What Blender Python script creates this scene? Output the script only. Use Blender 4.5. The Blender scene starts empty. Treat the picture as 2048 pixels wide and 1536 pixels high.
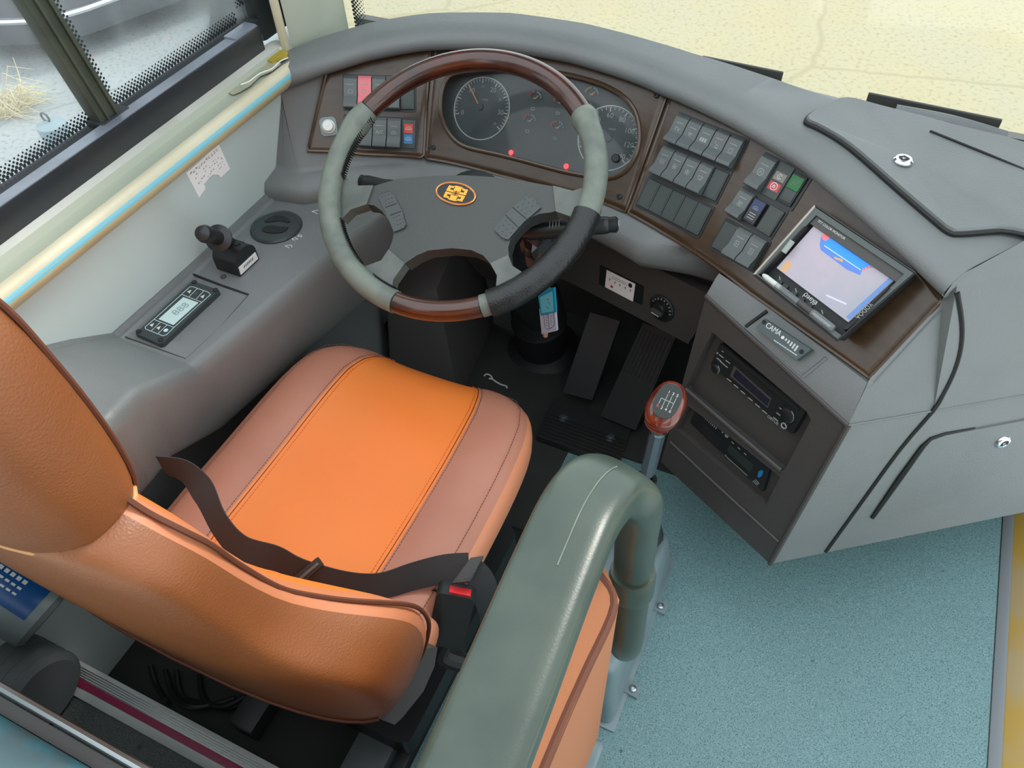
import bpy, bmesh, math, random
import numpy as np
from mathutils import Vector, Matrix, noise
random.seed(7)
SC = bpy.context.scene
COL = SC.collection

# ------------------------------------------------------------------ camera, world, sun, exposure
CAM = np.array([0.0, 0.0, 1.45])
FPX = 1560.0
R3 = np.array([[0.908, 0.295, -0.296], [0.417, -0.696, 0.585], [-0.034, -0.655, -0.755]])  # rows: right, forward, up in camera axes (x right, y down, z ahead)
_u, _s, _vt = np.linalg.svd(R3); R3 = _u @ _vt
cam = bpy.data.objects.new('camera', bpy.data.cameras.new('camera'))
COL.objects.link(cam); SC.camera = cam
cam.data.sensor_width = 36.0
cam.data.lens = FPX / 2048 * 36.0
cam.data.clip_start = 0.02
_M = Matrix(((R3[0][0], -R3[0][1], -R3[0][2], CAM[0]), (R3[1][0], -R3[1][1], -R3[1][2], CAM[1]), (R3[2][0], -R3[2][1], -R3[2][2], CAM[2]), (0, 0, 0, 1)))
cam.matrix_world = _M
SC.view_settings.view_transform = 'Standard'
SC.view_settings.look = 'None'
SC.view_settings.gamma = 1.0
SC.view_settings.use_curve_mapping = False
SC.view_settings.exposure = 1.1
W = bpy.data.worlds.new('sky'); SC.world = W; W.use_nodes = True
nt = W.node_tree; bg = nt.nodes['Background']
tc = nt.nodes.new('ShaderNodeTexCoord'); sp = nt.nodes.new('ShaderNodeSeparateXYZ'); rp = nt.nodes.new('ShaderNodeValToRGB')
nt.links.new(tc.outputs['Generated'], sp.inputs[0]); nt.links.new(sp.outputs[2], rp.inputs[0]); nt.links.new(rp.outputs[0], bg.inputs[0])
rp.color_ramp.elements[0].position = 0.0; rp.color_ramp.elements[0].color = (0.80, 0.86, 0.88, 1)
rp.color_ramp.elements[1].position = 0.6; rp.color_ramp.elements[1].color = (0.88, 0.95, 1.0, 1)
bg.inputs[1].default_value = 1.0
sl = bpy.data.lights.new('sun', 'SUN'); sl.energy = 1.0; sl.angle = math.radians(12); sl.color = (1.0, 0.95, 0.86)
sun = bpy.data.objects.new('sun', sl); COL.objects.link(sun)
sun.rotation_euler = Vector((-0.42, -0.75, -0.95)).to_track_quat('-Z', 'Y').to_euler()
sun.location = (3, 6, 7)

# ------------------------------------------------------------------ finding real points on real surfaces
def ray(px, py):
    return R3 @ np.array([px - 1024, py - 768, FPX])
def onplane(px, py, n, d0):
    r = ray(px, py); n = np.array(n, float)
    return CAM + r * ((d0 - n @ CAM) / (n @ r))
def aX(px, py, x): return onplane(px, py, (1, 0, 0), x)
def aY(px, py, y): return onplane(px, py, (0, 1, 0), y)
def aZ(px, py, z): return onplane(px, py, (0, 0, 1), z)
def nrm(v):
    v = np.array(v, float); return v / np.linalg.norm(v)

class Fr:                                    # local frame: a along u, b along v, c along n
    def __init__(s, o=(0, 0, 0), u=(1, 0, 0), v=(0, 1, 0), n=None):
        s.o = np.array(o, float); s.u = nrm(u); v = np.array(v, float); v = v - (v @ s.u) * s.u; s.v = nrm(v)
        s.n = np.cross(s.u, s.v)
    def __call__(s, a, b, c=0.0): return s.o + s.u * a + s.v * b + s.n * c
    def at(s, px, py, c=0.0):                # local coordinates of what is seen at a pixel, c above the frame's plane
        P = onplane(px, py, s.n, s.n @ s.o + c); d = P - s.o
        return d @ s.u, d @ s.v
    def sub(s, a, b, c=0.0, rot=0.0):
        return Fr(s(a, b, c), s.u * math.cos(rot) + s.v * math.sin(rot), s.v * math.cos(rot) - s.u * math.sin(rot))
ID = Fr()

# ------------------------------------------------------------------ materials
def lin(c):
    o = []
    for x in c[:3]:
        x = x / 255.0
        o.append(x / 12.92 if x <= 0.04045 else ((x + 0.055) / 1.055) ** 2.4)
    return o
MATS = {}
def mat(name, rgb, rough=0.5, metal=0.0, bump=None, var=None, spec=0.5, emit=None, coat=0.0, stretch=None, alpha=None):
    m = bpy.data.materials.new(name); m.use_nodes = True; n = m.node_tree; b = n.nodes['Principled BSDF']
    col = (*lin(rgb), 1); b.inputs['Base Color'].default_value = col
    b.inputs['Roughness'].default_value = rough; b.inputs['Metallic'].default_value = metal
    b.inputs['Specular IOR Level'].default_value = spec; b.inputs['Coat Weight'].default_value = coat
    if coat: b.inputs['Coat Roughness'].default_value = 0.12
    t = n.nodes.new('ShaderNodeTexCoord'); src = t.outputs['Object']
    if stretch:
        mp = n.nodes.new('ShaderNodeMapping'); mp.inputs['Scale'].default_value = stretch; n.links.new(src, mp.inputs[0]); src = mp.outputs[0]
    if var:                                  # (scale, second colour, contrast lo, hi)
        nz = n.nodes.new('ShaderNodeTexNoise'); nz.inputs['Scale'].default_value = var[0]; nz.inputs['Detail'].default_value = 5
        n.links.new(src, nz.inputs['Vector'])
        r = n.nodes.new('ShaderNodeValToRGB'); r.color_ramp.elements[0].position = var[2] if len(var) > 2 else 0.4; r.color_ramp.elements[1].position = var[3] if len(var) > 3 else 0.65
        r.color_ramp.elements[0].color = col; r.color_ramp.elements[1].color = (*lin(var[1]), 1)
        n.links.new(nz.outputs['Fac'], r.inputs[0]); n.links.new(r.outputs[0], b.inputs['Base Color'])
    if bump:                                 # (kind, scale, strength)
        k, sc, st = bump
        if k == 'leather':
            nz = n.nodes.new('ShaderNodeTexVoronoi'); nz.feature = 'SMOOTH_F1'; nz.inputs['Scale'].default_value = sc; out = nz.outputs['Distance']
        else:
            nz = n.nodes.new('ShaderNodeTexNoise'); nz.inputs['Scale'].default_value = sc; nz.inputs['Detail'].default_value = 3; out = nz.outputs['Fac']
        n.links.new(src, nz.inputs['Vector'])
        bp = n.nodes.new('ShaderNodeBump'); bp.inputs['Strength'].default_value = st; bp.inputs['Distance'].default_value = 0.0008
        n.links.new(out, bp.inputs['Height']); n.links.new(bp.outputs[0], b.inputs['Normal'])
    if emit:
        b.inputs['Emission Color'].default_value = (*lin(emit[0]), 1); b.inputs['Emission Strength'].default_value = emit[1]
    MATS[name] = m; return m

mat('plastic', (112, 116, 116), 0.42, bump=('leather', 420, 0.35), var=(5, (104, 108, 108)))
mat('plastic_dark', (68, 66, 64), 0.5, bump=('leather', 420, 0.3))
mat('plastic_black', (30, 33, 34), 0.4, bump=('noise', 600, 0.15))
mat('rubber', (24, 25, 26), 0.6)
mat('wood', (66, 48, 29), 0.27, var=(9, (55, 39, 23)), coat=0.15, stretch=(3, 1, 12))
mat('wood_trim', (70, 52, 36), 0.22, coat=0.3)
mat('burl', (74, 36, 24), 0.2, var=(28, (50, 26, 19), 0.35, 0.7), coat=0.5)
mat('grip', (112, 120, 110), 0.45, var=(30, (92, 100, 94)), bump=('noise', 300, 0.2))
mat('grip_black', (40, 41, 40), 0.42, bump=('leather', 300, 0.5))
mat('hub', (62, 65, 63), 0.42, bump=('leather', 350, 0.4))
mat('hub_spoke', (96, 102, 96), 0.4, var=(24, (80, 86, 82)))
mat('button', (66, 72, 72), 0.42)
mat('orange', (238, 126, 50), 0.4, var=(4, (228, 128, 52)), bump=('noise', 500, 0.12))
mat('brown', (178, 120, 98), 0.42, var=(5, (168, 110, 88)), bump=('noise', 500, 0.12))
mat('tan', (142, 84, 45), 0.42, var=(6, (130, 75, 40)), bump=('leather', 520, 0.35))
mat('tan_dark', (150, 84, 48), 0.5, bump=('leather', 300, 0.5))
mat('seam', (96, 50, 28), 0.7)
mat('stitch_brown', (120, 66, 50), 0.8)
mat('stitch_orange', (206, 92, 24), 0.8)
mat('thread', (214, 158, 104), 0.7)
mat('belt', (44, 49, 52), 0.62, bump=('noise', 900, 0.3), stretch=(1, 1, 1))
mat('red', (190, 28, 36), 0.4)
mat('white', (228, 230, 226), 0.5)
mat('mark', (206, 210, 206), 0.6)
mat('mark_dim', (150, 158, 154), 0.6)
mat('steel', (176, 182, 184), 0.28, metal=0.9)
mat('chrome', (225, 230, 235), 0.12, metal=1.0)
mat('alu', (214, 220, 218), 0.4, metal=0.15, bump=('noise', 300, 0.1))
mat('maroon', (160, 50, 88), 0.4)
mat('panel', (190, 203, 200), 0.5, var=(2.5, (182, 195, 191)))
mat('cream', (204, 197, 172), 0.45, var=(7, (190, 182, 154)))
mat('tan_trim', (206, 192, 150), 0.5, var=(9, (192, 176, 134)))
mat('sill', (200, 200, 192), 0.5, var=(9, (186, 186, 174)))
mat('greenish', (160, 166, 150), 0.5)
mat('pillar', (180, 188, 172), 0.5, var=(3, (164, 172, 156)))
mat('blue_stripe', (120, 196, 214), 0.4)
mat('blue_line', (190, 226, 230), 0.4)
mat('rail', (40, 43, 47), 0.3, var=(6, (58, 54, 52), 0.5, 0.75))
mat('rail_top', (126, 134, 146), 0.3, var=(9, (96, 102, 112)))
mat('gasket', (44, 48, 52), 0.55)
mat('bar', (74, 80, 66), 0.5, var=(14, (54, 62, 52)))
mat('console_box', (122, 140, 144), 0.4, var=(9, (106, 124, 128)))
mat('grab', (58, 70, 61), 0.30, var=(18, (50, 62, 55)), bump=('noise', 500, 0.1))
mat('yellow', (168, 136, 58), 0.5, var=(7, (160, 140, 100), 0.45, 0.6))
mat('grey_trim', (120, 126, 130), 0.45)
mat('screen_white', (128, 132, 142), 0.3, var=(14, (150, 138, 150)), emit=((196, 192, 205), 0.16))
mat('lcd', (176, 196, 196), 0.3, emit=((160, 186, 186), 0.12))
mat('lcd_dark', (38, 38, 50), 0.15)
mat('lcd_green', (44, 54, 50), 0.2)
mat('dial', (50, 58, 58), 0.45)
mat('dial_face', (44, 54, 58), 0.4)
mat('led', (255, 40, 50), 0.4, emit=((255, 45, 55), 2.0))
mat('needle', (226, 150, 96), 0.5)
mat('pink', (222, 120, 128), 0.4)
mat('sw_red', (196, 70, 52), 0.4); mat('sw_blue', (36, 116, 170), 0.4); mat('sw_green', (28, 110, 56), 0.35)
mat('sw_navy', (40, 54, 96), 0.35); mat('sw_grey', (130, 126, 118), 0.4); mat('sw_pinkred', (196, 62, 74), 0.4)
mat('sc_blue', (30, 120, 200), 0.3, emit=((30, 150, 255), 0.22)); mat('sc_blue2', (70, 110, 180), 0.3, emit=((80, 140, 230), 0.16))
mat('sc_red', (240, 110, 120), 0.3, emit=((240, 110, 120), 0.12)); mat('sc_orange', (190, 150, 110), 0.3, emit=((230, 170, 110), 0.1))
mat('sc_edge', (90, 130, 190), 0.3, emit=((90, 130, 200), 0.12)); mat('sc_line', (170, 200, 250), 0.3, emit=((170, 200, 250), 0.2)); mat('sc_dim', (196, 190, 208), 0.3, emit=((190, 185, 205), 0.12))
mat('paper', (238, 236, 234), 0.7); mat('ink', (104, 104, 110), 0.8)
mat('tag_blue', (42, 158, 190), 0.35); mat('tag_light', (116, 208, 226), 0.5); mat('tag_white', (210, 206, 222), 0.5)
mat('skin_tag', (200, 150, 120), 0.5)
mat('emblem_gold', (250, 176, 46), 0.35); mat('emblem_rim', (230, 150, 90), 0.25, metal=0.6)
mat('sleeve_black', (26, 26, 26), 0.36, bump=('leather', 350, 0.6))
mat('knob_wood', (116, 44, 26), 0.14, coat=0.8, var=(30, (84, 30, 20)))
mat('shift_face', (30, 38, 36), 0.45)
mat('tape', (166, 164, 138), 0.3, var=(30, (150, 156, 140))); mat('tape_yellow', (170, 150, 58), 0.35)
mat('label_blue', (16, 74, 130), 0.35); mat('jug_grey', (120, 132, 132), 0.4); mat('roll_grey', (100, 106, 108), 0.6)
mat('teal_cloth', (70, 150, 166), 0.8, var=(14, (96, 122, 128), 0.4, 0.6)); mat('cap_grey', (124, 130, 116), 0.6)
mat('straw', (210, 196, 150), 0.8); mat('weight', (134, 152, 158), 0.6); mat('car_dark', (70, 74, 80), 0.2, coat=0.5)
mat('floor_dirt_shade', (46, 50, 46), 0.75, var=(7, (38, 41, 38)), bump=('noise', 250, 0.4))  # cab floor's dirt and shade put into one dark colour
mat('pedal', (38, 40, 40), 0.5, var=(12, (54, 50, 38), 0.55, 0.75))
mat('cable', (26, 28, 28), 0.5)
mat('plate_black', (52, 52, 48), 0.5)
mat('tan_pad', (160, 100, 62), 0.6, bump=('noise', 300, 0.3)); mat('tan_light', (205, 132, 96), 0.45, bump=('noise', 400, 0.15)); mat('brown_front', (196, 122, 84), 0.45, bump=('noise', 400, 0.15)); mat('steel_dark', (88, 94, 96), 0.4, metal=0.4)
mat('cama_dark', (50, 58, 60), 0.38); mat('lcd_digit', (140, 160, 160), 0.4)
mat('shaft', (120, 132, 142), 0.25, metal=0.6)
mat('cama', (70, 84, 86), 0.35)
mat('grab_dark', (74, 82, 80), 0.35); mat('edge_highlight', (176, 170, 158), 0.35)


def glass(name, tint, dirt):
    m = bpy.data.materials.new(name); m.use_nodes = True; n = m.node_tree; n.nodes.clear()
    o = n.nodes.new('ShaderNodeOutputMaterial'); a = n.nodes.new('ShaderNodeBsdfTransparent'); a.inputs[0].default_value = (*tint, 1)
    g = n.nodes.new('ShaderNodeBsdfGlossy'); g.inputs['Roughness'].default_value = 0.05
    d = n.nodes.new('ShaderNodeBsdfDiffuse'); d.inputs[0].default_value = (0.75, 0.8, 0.82, 1)
    fr = n.nodes.new('ShaderNodeFresnel'); fr.inputs[0].default_value = 1.35
    mx = n.nodes.new('ShaderNodeMixShader'); mx2 = n.nodes.new('ShaderNodeMixShader')
    tcn = n.nodes.new('ShaderNodeTexCoord'); mp = n.nodes.new('ShaderNodeMapping'); mp.inputs['Scale'].default_value = (6, 6, 1.2)
    nz = n.nodes.new('ShaderNodeTexNoise'); nz.inputs['Scale'].default_value = 2.0; nz.inputs['Detail'].default_value = 6
    rr = n.nodes.new('ShaderNodeMapRange'); rr.inputs[1].default_value = 0.4; rr.inputs[2].default_value = 0.8; rr.inputs[3].default_value = dirt * 0.3; rr.inputs[4].default_value = dirt
    n.links.new(tcn.outputs['Object'], mp.inputs[0]); n.links.new(mp.outputs[0], nz.inputs['Vector']); n.links.new(nz.outputs['Fac'], rr.inputs[0])
    n.links.new(fr.outputs[0], mx.inputs[0]); n.links.new(a.outputs[0], mx.inputs[1]); n.links.new(g.outputs[0], mx.inputs[2])
    n.links.new(rr.outputs[0], mx2.inputs[0]); n.links.new(mx.outputs[0], mx2.inputs[1]); n.links.new(d.outputs[0], mx2.inputs[2])
    n.links.new(mx2.outputs[0], o.inputs[0]); MATS[name] = m
glass('glass', (0.97, 0.99, 0.985), 0.22); glass('windscreen', (0.98, 1, 0.99), 0.04); glass('lens', (0.93, 0.95, 0.95), 0.06); mat('bag', (46, 48, 50), 0.12); glass('clear', (.82, .84, .84), 0.3)

def speckle(name, base, dark, light, scale):
    m = mat(name, base, 0.5, bump=('noise', 500, 0.15)); n = m.node_tree; b = n.nodes['Principled BSDF']; t = [x for x in n.nodes if x.type == 'TEX_COORD'][0]
    last = None; cur = (*lin(base), 1)
    big = n.nodes.new('ShaderNodeTexNoise'); big.inputs['Scale'].default_value = 3.5; big.inputs['Detail'].default_value = 4; n.links.new(t.outputs['Object'], big.inputs['Vector'])
    r0 = n.nodes.new('ShaderNodeValToRGB'); r0.color_ramp.elements[0].position = .35; r0.color_ramp.elements[1].position = .7
    r0.color_ramp.elements[0].color = cur; r0.color_ramp.elements[1].color = (*[c * 1.12 for c in lin(base)], 1); n.links.new(big.outputs['Fac'], r0.inputs[0]); last = r0.outputs[0]
    for k, (c, sc, lo) in enumerate(((dark, scale, 0.60), (light, scale * 1.3, 0.62), (dark, scale * 2.1, 0.63), ((20, 40, 44), scale * 0.12, 0.79))):
        nz = n.nodes.new('ShaderNodeTexNoise'); nz.inputs['Scale'].default_value = sc; nz.inputs['Detail'].default_value = 1.5
        mp = n.nodes.new('ShaderNodeMapping'); mp.inputs['Location'].default_value = (k * 3.1, k * 1.7, k); n.links.new(t.outputs['Object'], mp.inputs[0]); n.links.new(mp.outputs[0], nz.inputs['Vector'])
        r = n.nodes.new('ShaderNodeMapRange'); r.inputs[1].default_value = lo - 0.05; r.inputs[2].default_value = lo + 0.05; n.links.new(nz.outputs['Fac'], r.inputs[0])
        mx = n.nodes.new('ShaderNodeMix'); mx.data_type = 'RGBA'; n.links.new(r.outputs[0], mx.inputs[0]); n.links.new(last, mx.inputs[6]); mx.inputs[7].default_value = (*lin(c), 1); last = mx.outputs[2]
    n.links.new(last, b.inputs['Base Color']); return m
speckle('floor_teal', (108, 142, 144), (66, 98, 104), (140, 170, 170), 430)
speckle('floor_grey', (82, 88, 86), (56, 62, 62), (112, 122, 120), 380)

def ground(name, base, second, crack, scale):
    m = mat(name, base, 0.9); n = m.node_tree; b = n.nodes['Principled BSDF']; t = [x for x in n.nodes if x.type == 'TEX_COORD'][0]
    nz = n.nodes.new('ShaderNodeTexNoise'); nz.inputs['Scale'].default_value = 0.9; nz.inputs['Detail'].default_value = 8; nz.inputs['Roughness'].default_value = .7; n.links.new(t.outputs['Object'], nz.inputs['Vector'])
    r = n.nodes.new('ShaderNodeValToRGB'); r.color_ramp.elements[0].position = .35; r.color_ramp.elements[1].position = .68; r.color_ramp.elements[0].color = (*lin(base), 1); r.color_ramp.elements[1].color = (*lin(second), 1)
    n.links.new(nz.outputs['Fac'], r.inputs[0])
    wob = n.nodes.new('ShaderNodeTexNoise'); wob.inputs['Scale'].default_value = 3; wob.inputs['Detail'].default_value = 5; n.links.new(t.outputs['Object'], wob.inputs['Vector'])
    ad = n.nodes.new('ShaderNodeMix'); ad.data_type = 'RGBA'; ad.inputs[0].default_value = .12; n.links.new(t.outputs['Object'], ad.inputs[6]); n.links.new(wob.outputs['Color'], ad.inputs[7])
    v = n.nodes.new('ShaderNodeTexVoronoi'); v.feature = 'DISTANCE_TO_EDGE'; v.inputs['Scale'].default_value = scale; n.links.new(ad.outputs[2], v.inputs['Vector'])
    rr = n.nodes.new('ShaderNodeMapRange'); rr.inputs[1].default_value = 0.003; rr.inputs[2].default_value = 0.012; rr.inputs[3].default_value = 0.55; rr.inputs[4].default_value = 0; rr.inputs[3].default_value = 0.35; n.links.new(v.outputs['Distance'], rr.inputs[0])
    sp_ = n.nodes.new('ShaderNodeTexNoise'); sp_.inputs['Scale'].default_value = 38; sp_.inputs['Detail'].default_value = 3; n.links.new(t.outputs['Object'], sp_.inputs['Vector'])
    r2 = n.nodes.new('ShaderNodeMapRange'); r2.inputs[1].default_value = .54; r2.inputs[2].default_value = .68; r2.inputs[3].default_value = 0; r2.inputs[4].default_value = .55; n.links.new(sp_.outputs['Fac'], r2.inputs[0])
    mm = n.nodes.new('ShaderNodeMath'); mm.operation = 'MAXIMUM'; n.links.new(rr.outputs[0], mm.inputs[0]); n.links.new(r2.outputs[0], mm.inputs[1])
    mx = n.nodes.new('ShaderNodeMix'); mx.data_type = 'RGBA'; n.links.new(mm.outputs[0], mx.inputs[0]); n.links.new(r.outputs[0], mx.inputs[6]); mx.inputs[7].default_value = (*lin(crack), 1)
    n.links.new(mx.outputs[2], b.inputs['Base Color'])
ground('ground_sunlit', (168, 158, 126), (162, 157, 136), (132, 122, 88), 0.55)  # sunlit yellow put into the front ground's colour
ground('ground_shaded', (160, 166, 166), (148, 154, 156), (96, 104, 104), 0.7)  # shade beside the bus put into the grey

# ------------------------------------------------------------------ mesh building
class MB:
    def __init__(s): s.v = []; s.f = []; s.m = []; s.mats = []
    def mi(s, name):
        if name not in s.mats: s.mats.append(name)
        return s.mats.index(name)
    def add(s, vs, fs, m):
        o = len(s.v); s.v += [tuple(map(float, v)) for v in vs]; k = s.mi(m) if isinstance(m, str) else None
        for i, f in enumerate(fs):
            s.f.append([o + x for x in f]); s.m.append(k if k is not None else s.mi(m[i]))
    def _bm(s, bm, m, fr, bev, seg):
        if bev > 0:
            bmesh.ops.bevel(bm, geom=[e for e in bm.edges if e.is_manifold and e.calc_face_angle(0) > 0.3], offset=bev, segments=seg, profile=0.6, affect='EDGES', clamp_overlap=True)
        bm.verts.ensure_lookup_table(); bm.verts.index_update()
        s.add([fr(*v.co) for v in bm.verts], [[v.index for v in f.verts] for f in bm.faces], m); bm.free()
    def box(s, c, d, m, fr=ID, bev=0.0, seg=2):
        bm = bmesh.new(); bmesh.ops.create_cube(bm, size=1.0)
        for v in bm.verts: v.co = Vector((v.co.x * d[0] + c[0], v.co.y * d[1] + c[1], v.co.z * d[2] + c[2]))
        s._bm(bm, m, fr, bev, seg)
    def prism(s, poly, z0, z1, m, fr=ID, bev=0.0, seg=2, top=1.0):
        a = sum((poly[i][0] * poly[(i + 1) % len(poly)][1] - poly[(i + 1) % len(poly)][0] * poly[i][1]) for i in range(len(poly)))
        if a < 0: poly = poly[::-1]
        n = len(poly); cx = sum(p[0] for p in poly) / n; cy = sum(p[1] for p in poly) / n
        bm = bmesh.new(); lo = [bm.verts.new((p[0], p[1], z0)) for p in poly]; hi = [bm.verts.new((cx + (p[0] - cx) * top, cy + (p[1] - cy) * top, z1)) for p in poly]
        bm.faces.new(lo[::-1]); bm.faces.new(hi)
        for i in range(n): bm.faces.new((lo[i], lo[(i + 1) % n], hi[(i + 1) % n], hi[i]))
        s._bm(bm, m, fr, bev, seg)
    def hexa(s, P, m, bev=0.0, seg=2):       # 8 world points: bottom 4 then top 4, same order
        bm = bmesh.new(); V = [bm.verts.new(tuple(p)) for p in P]
        for f in ((3, 2, 1, 0), (4, 5, 6, 7), (0, 1, 5, 4), (1, 2, 6, 5), (2, 3, 7, 6), (3, 0, 4, 7)): bm.faces.new([V[i] for i in f])
        bmesh.ops.recalc_face_normals(bm, faces=bm.faces)
        s._bm(bm, m, ID, bev, seg)
    def loft(s, rings, m, closed=True, caps=True, loop=False):
        n = len(rings[0]); vs = [p for r in rings for p in r]; fs = []; R = len(rings)
        for i in range(R if loop else R - 1):
            for j in range(n if closed else n - 1):
                a, b = i * n + j, i * n + (j + 1) % n; i2 = (i + 1) % R; fs.append((a, b, i2 * n + (j + 1) % n, i2 * n + j))
        if caps and closed and not loop: fs.append(list(range(n))[::-1]); fs.append([(R - 1) * n + j for j in range(n)])
        s.add(vs, fs, m)
    def tube(s, pts, r, m, seg=8, closed=False, caps=True, squash=1.0, up=None):
        P = [np.array(p, float) for p in pts]; n = len(P); rings = []; prev = None
        for i in range(n):
            t = (P[(i + 1) % n] - P[i - 1]) if closed else (P[min(i + 1, n - 1)] - P[max(i - 1, 0)])
            t = nrm(t) if np.linalg.norm(t) > 1e-9 else np.array([0, 0, 1.0])
            if up is not None: a = np.array(up, float)
            elif prev is None: a = np.array([0, 0, 1.0]) if abs(t[2]) < 0.9 else np.array([1.0, 0, 0])
            else: a = prev
            a = nrm(a - (a @ t) * t); prev = a; b = np.cross(t, a); rr = r[i] if hasattr(r, '__len__') else r
            rings.append([P[i] + rr * (a * math.cos(2 * math.pi * k / seg) * squash + b * math.sin(2 * math.pi * k / seg)) for k in range(seg)])
        s.loft(rings, m, True, caps, closed)
    def lathe(s, prof, m, fr=ID, seg=24, caps=True):
        s.loft([[fr(r * math.cos(2 * math.pi * k / seg), r * math.sin(2 * math.pi * k / seg), h) for k in range(seg)] for r, h in prof], m, True, caps)
    def ring(s, r, t, m, fr=ID, c=0.0, seg=40, a0=0.0, a1=2 * math.pi, ry=None):
        full = abs(a1 - a0 - 2 * math.pi) < 1e-6; k = seg if full else seg + 1; ry = ry or r
        s.tube([fr(r * math.cos(a0 + (a1 - a0) * i / seg), ry * math.sin(a0 + (a1 - a0) * i / seg), c) for i in range(k)], t, m, 6, full)
    def text(s, txt, size, m, fr, a=0, b=0, c=0.0, rot=0.0, align='CENTER', depth=0.0003, squeeze=1.0):
        cu = bpy.data.curves.new('t', 'FONT'); cu.body = txt; cu.size = size; cu.align_x = align; cu.align_y = 'CENTER'; cu.extrude = depth / 2; cu.resolution_u = 3
        o = bpy.data.objects.new('t', cu); COL.objects.link(o)
        me = bpy.data.meshes.new_from_object(o.evaluated_get(bpy.context.evaluated_depsgraph_get()))
        f2 = fr.sub(a, b, c, rot)
        s.add([f2(v.co.x * squeeze, v.co.y, v.co.z + depth / 2) for v in me.vertices], [list(p.vertices) for p in me.polygons], m)
        bpy.data.objects.remove(o); bpy.data.curves.remove(cu); bpy.data.meshes.remove(me)
    def line(s, pts, w, m, fr, c=0.0, h=0.0004, closed=False):   # thin printed stroke
        n = len(pts)
        for i in range(n if closed else n - 1):
            p, q = np.array(pts[i], float), np.array(pts[(i + 1) % n], float); d = q - p; L = np.linalg.norm(d)
            if L < 1e-7: continue
            d /= L; k = np.array([-d[1], d[0]]) * w / 2; p = p - d * w * .3; q = q + d * w * .3
            s.add([fr(*(p - k), c), fr(*(q - k), c), fr(*(q + k), c), fr(*(p + k), c), fr(*(p - k), c + h), fr(*(q - k), c + h), fr(*(q + k), c + h), fr(*(p + k), c + h)],
                  [(4, 5, 6, 7), (0, 1, 5, 4), (1, 2, 6, 5), (2, 3, 7, 6), (3, 0, 4, 7)], m)
    def build(s, name, parent=None, angle=35, **kw):
        V = np.array(s.v)
        if parent is not None: org = ROOT[parent.name]
        else:
            lo, hi = V.min(0), V.max(0); org = np.array([(lo[0] + hi[0]) / 2, (lo[1] + hi[1]) / 2, lo[2]])
        me = bpy.data.meshes.new(name); me.from_pydata((V - org).tolist(), [], s.f)
        for k in s.mats: me.materials.append(MATS[k])
        me.polygons.foreach_set('material_index', s.m); me.polygons.foreach_set('use_smooth', [True] * len(s.f))
        bm = bmesh.new(); bm.from_mesh(me); bmesh.ops.recalc_face_normals(bm, faces=bm.faces); bm.to_mesh(me); bm.free()
        me.set_sharp_from_angle(angle=math.radians(angle)); me.update()
        o = bpy.data.objects.new(name, me); COL.objects.link(o)
        if parent is not None: o.parent = parent; ROOT[o.name] = org
        else: o.location = org; ROOT[o.name] = org
        for k, v in kw.items(): o[k] = v
        return o
ROOT = {}
def thing(name, label, cat, loc, group=None):
    o = bpy.data.objects.new(name, None); COL.objects.link(o); o.location = tuple(map(float, loc)); o.empty_display_size = .05
    ROOT[o.name] = np.array(loc, float); tag(o, label, cat, group); return o
def tag(o, label, cat, group=None):
    o['label'] = label; o['category'] = cat
    if group: o['group'] = group
    return o
def struct(o): o['kind'] = 'structure'; return o
def smooth_path(P, n=8, closed=False):
    P = [np.array(p, float) for p in P]; m = len(P); o = []
    for i in range(m if closed else m - 1):
        g = (lambda k: P[k % m]) if closed else (lambda k: P[min(max(k, 0), m - 1)])
        a, b, c, d = g(i - 1), g(i), g(i + 1), g(i + 2)
        for k in range(n):
            t = k / n; o.append(.5 * (2 * b + (-a + c) * t + (2 * a - 5 * b + 4 * c - d) * t * t + (-a + 3 * b - 3 * c + d) * t ** 3))
    if not closed: o.append(P[-1])
    return o
def rrect(w, h, r, seg=5, cx=0, cy=0):
    o = []
    for sx, sy, a in ((1, 1, 0), (-1, 1, 90), (-1, -1, 180), (1, -1, 270)):
        for k in range(seg + 1):
            t = math.radians(a + 90 * k / seg); o.append((cx + sx * (w / 2 - r) + r * math.cos(t), cy + sy * (h / 2 - r) + r * math.sin(t)))
    return o

def plate_holes(mb, outer, holes, m, fr, depth, wall_m=None, floor_m=None, c=0.0):
    """flat plate with recessed bays; holes are polygons in frame coordinates"""
    bm = bmesh.new(); es = []
    for loop in [outer] + holes:
        vs = [bm.verts.new((p[0], p[1], 0)) for p in loop]
        es += [bm.edges.new((vs[i], vs[(i + 1) % len(vs)])) for i in range(len(vs))]
    bmesh.ops.triangle_fill(bm, use_beauty=True, use_dissolve=False, edges=es)
    bm.verts.index_update()
    mb.add([fr(v.co.x, v.co.y, c) for v in bm.verts], [[v.index for v in f.verts] for f in bm.faces], m); bm.free()
    for i, h in enumerate(holes):
        n = len(h); d = depth[i] if hasattr(depth, '__len__') else depth
        mb.add([fr(p[0], p[1], c) for p in h] + [fr(p[0], p[1], c - d) for p in h], [(j, (j + 1) % n, n + (j + 1) % n, n + j) for j in range(n)], wall_m or m)
        mb.add([fr(p[0], p[1], c - d) for p in h], [list(range(n))], floor_m or m)

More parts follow.
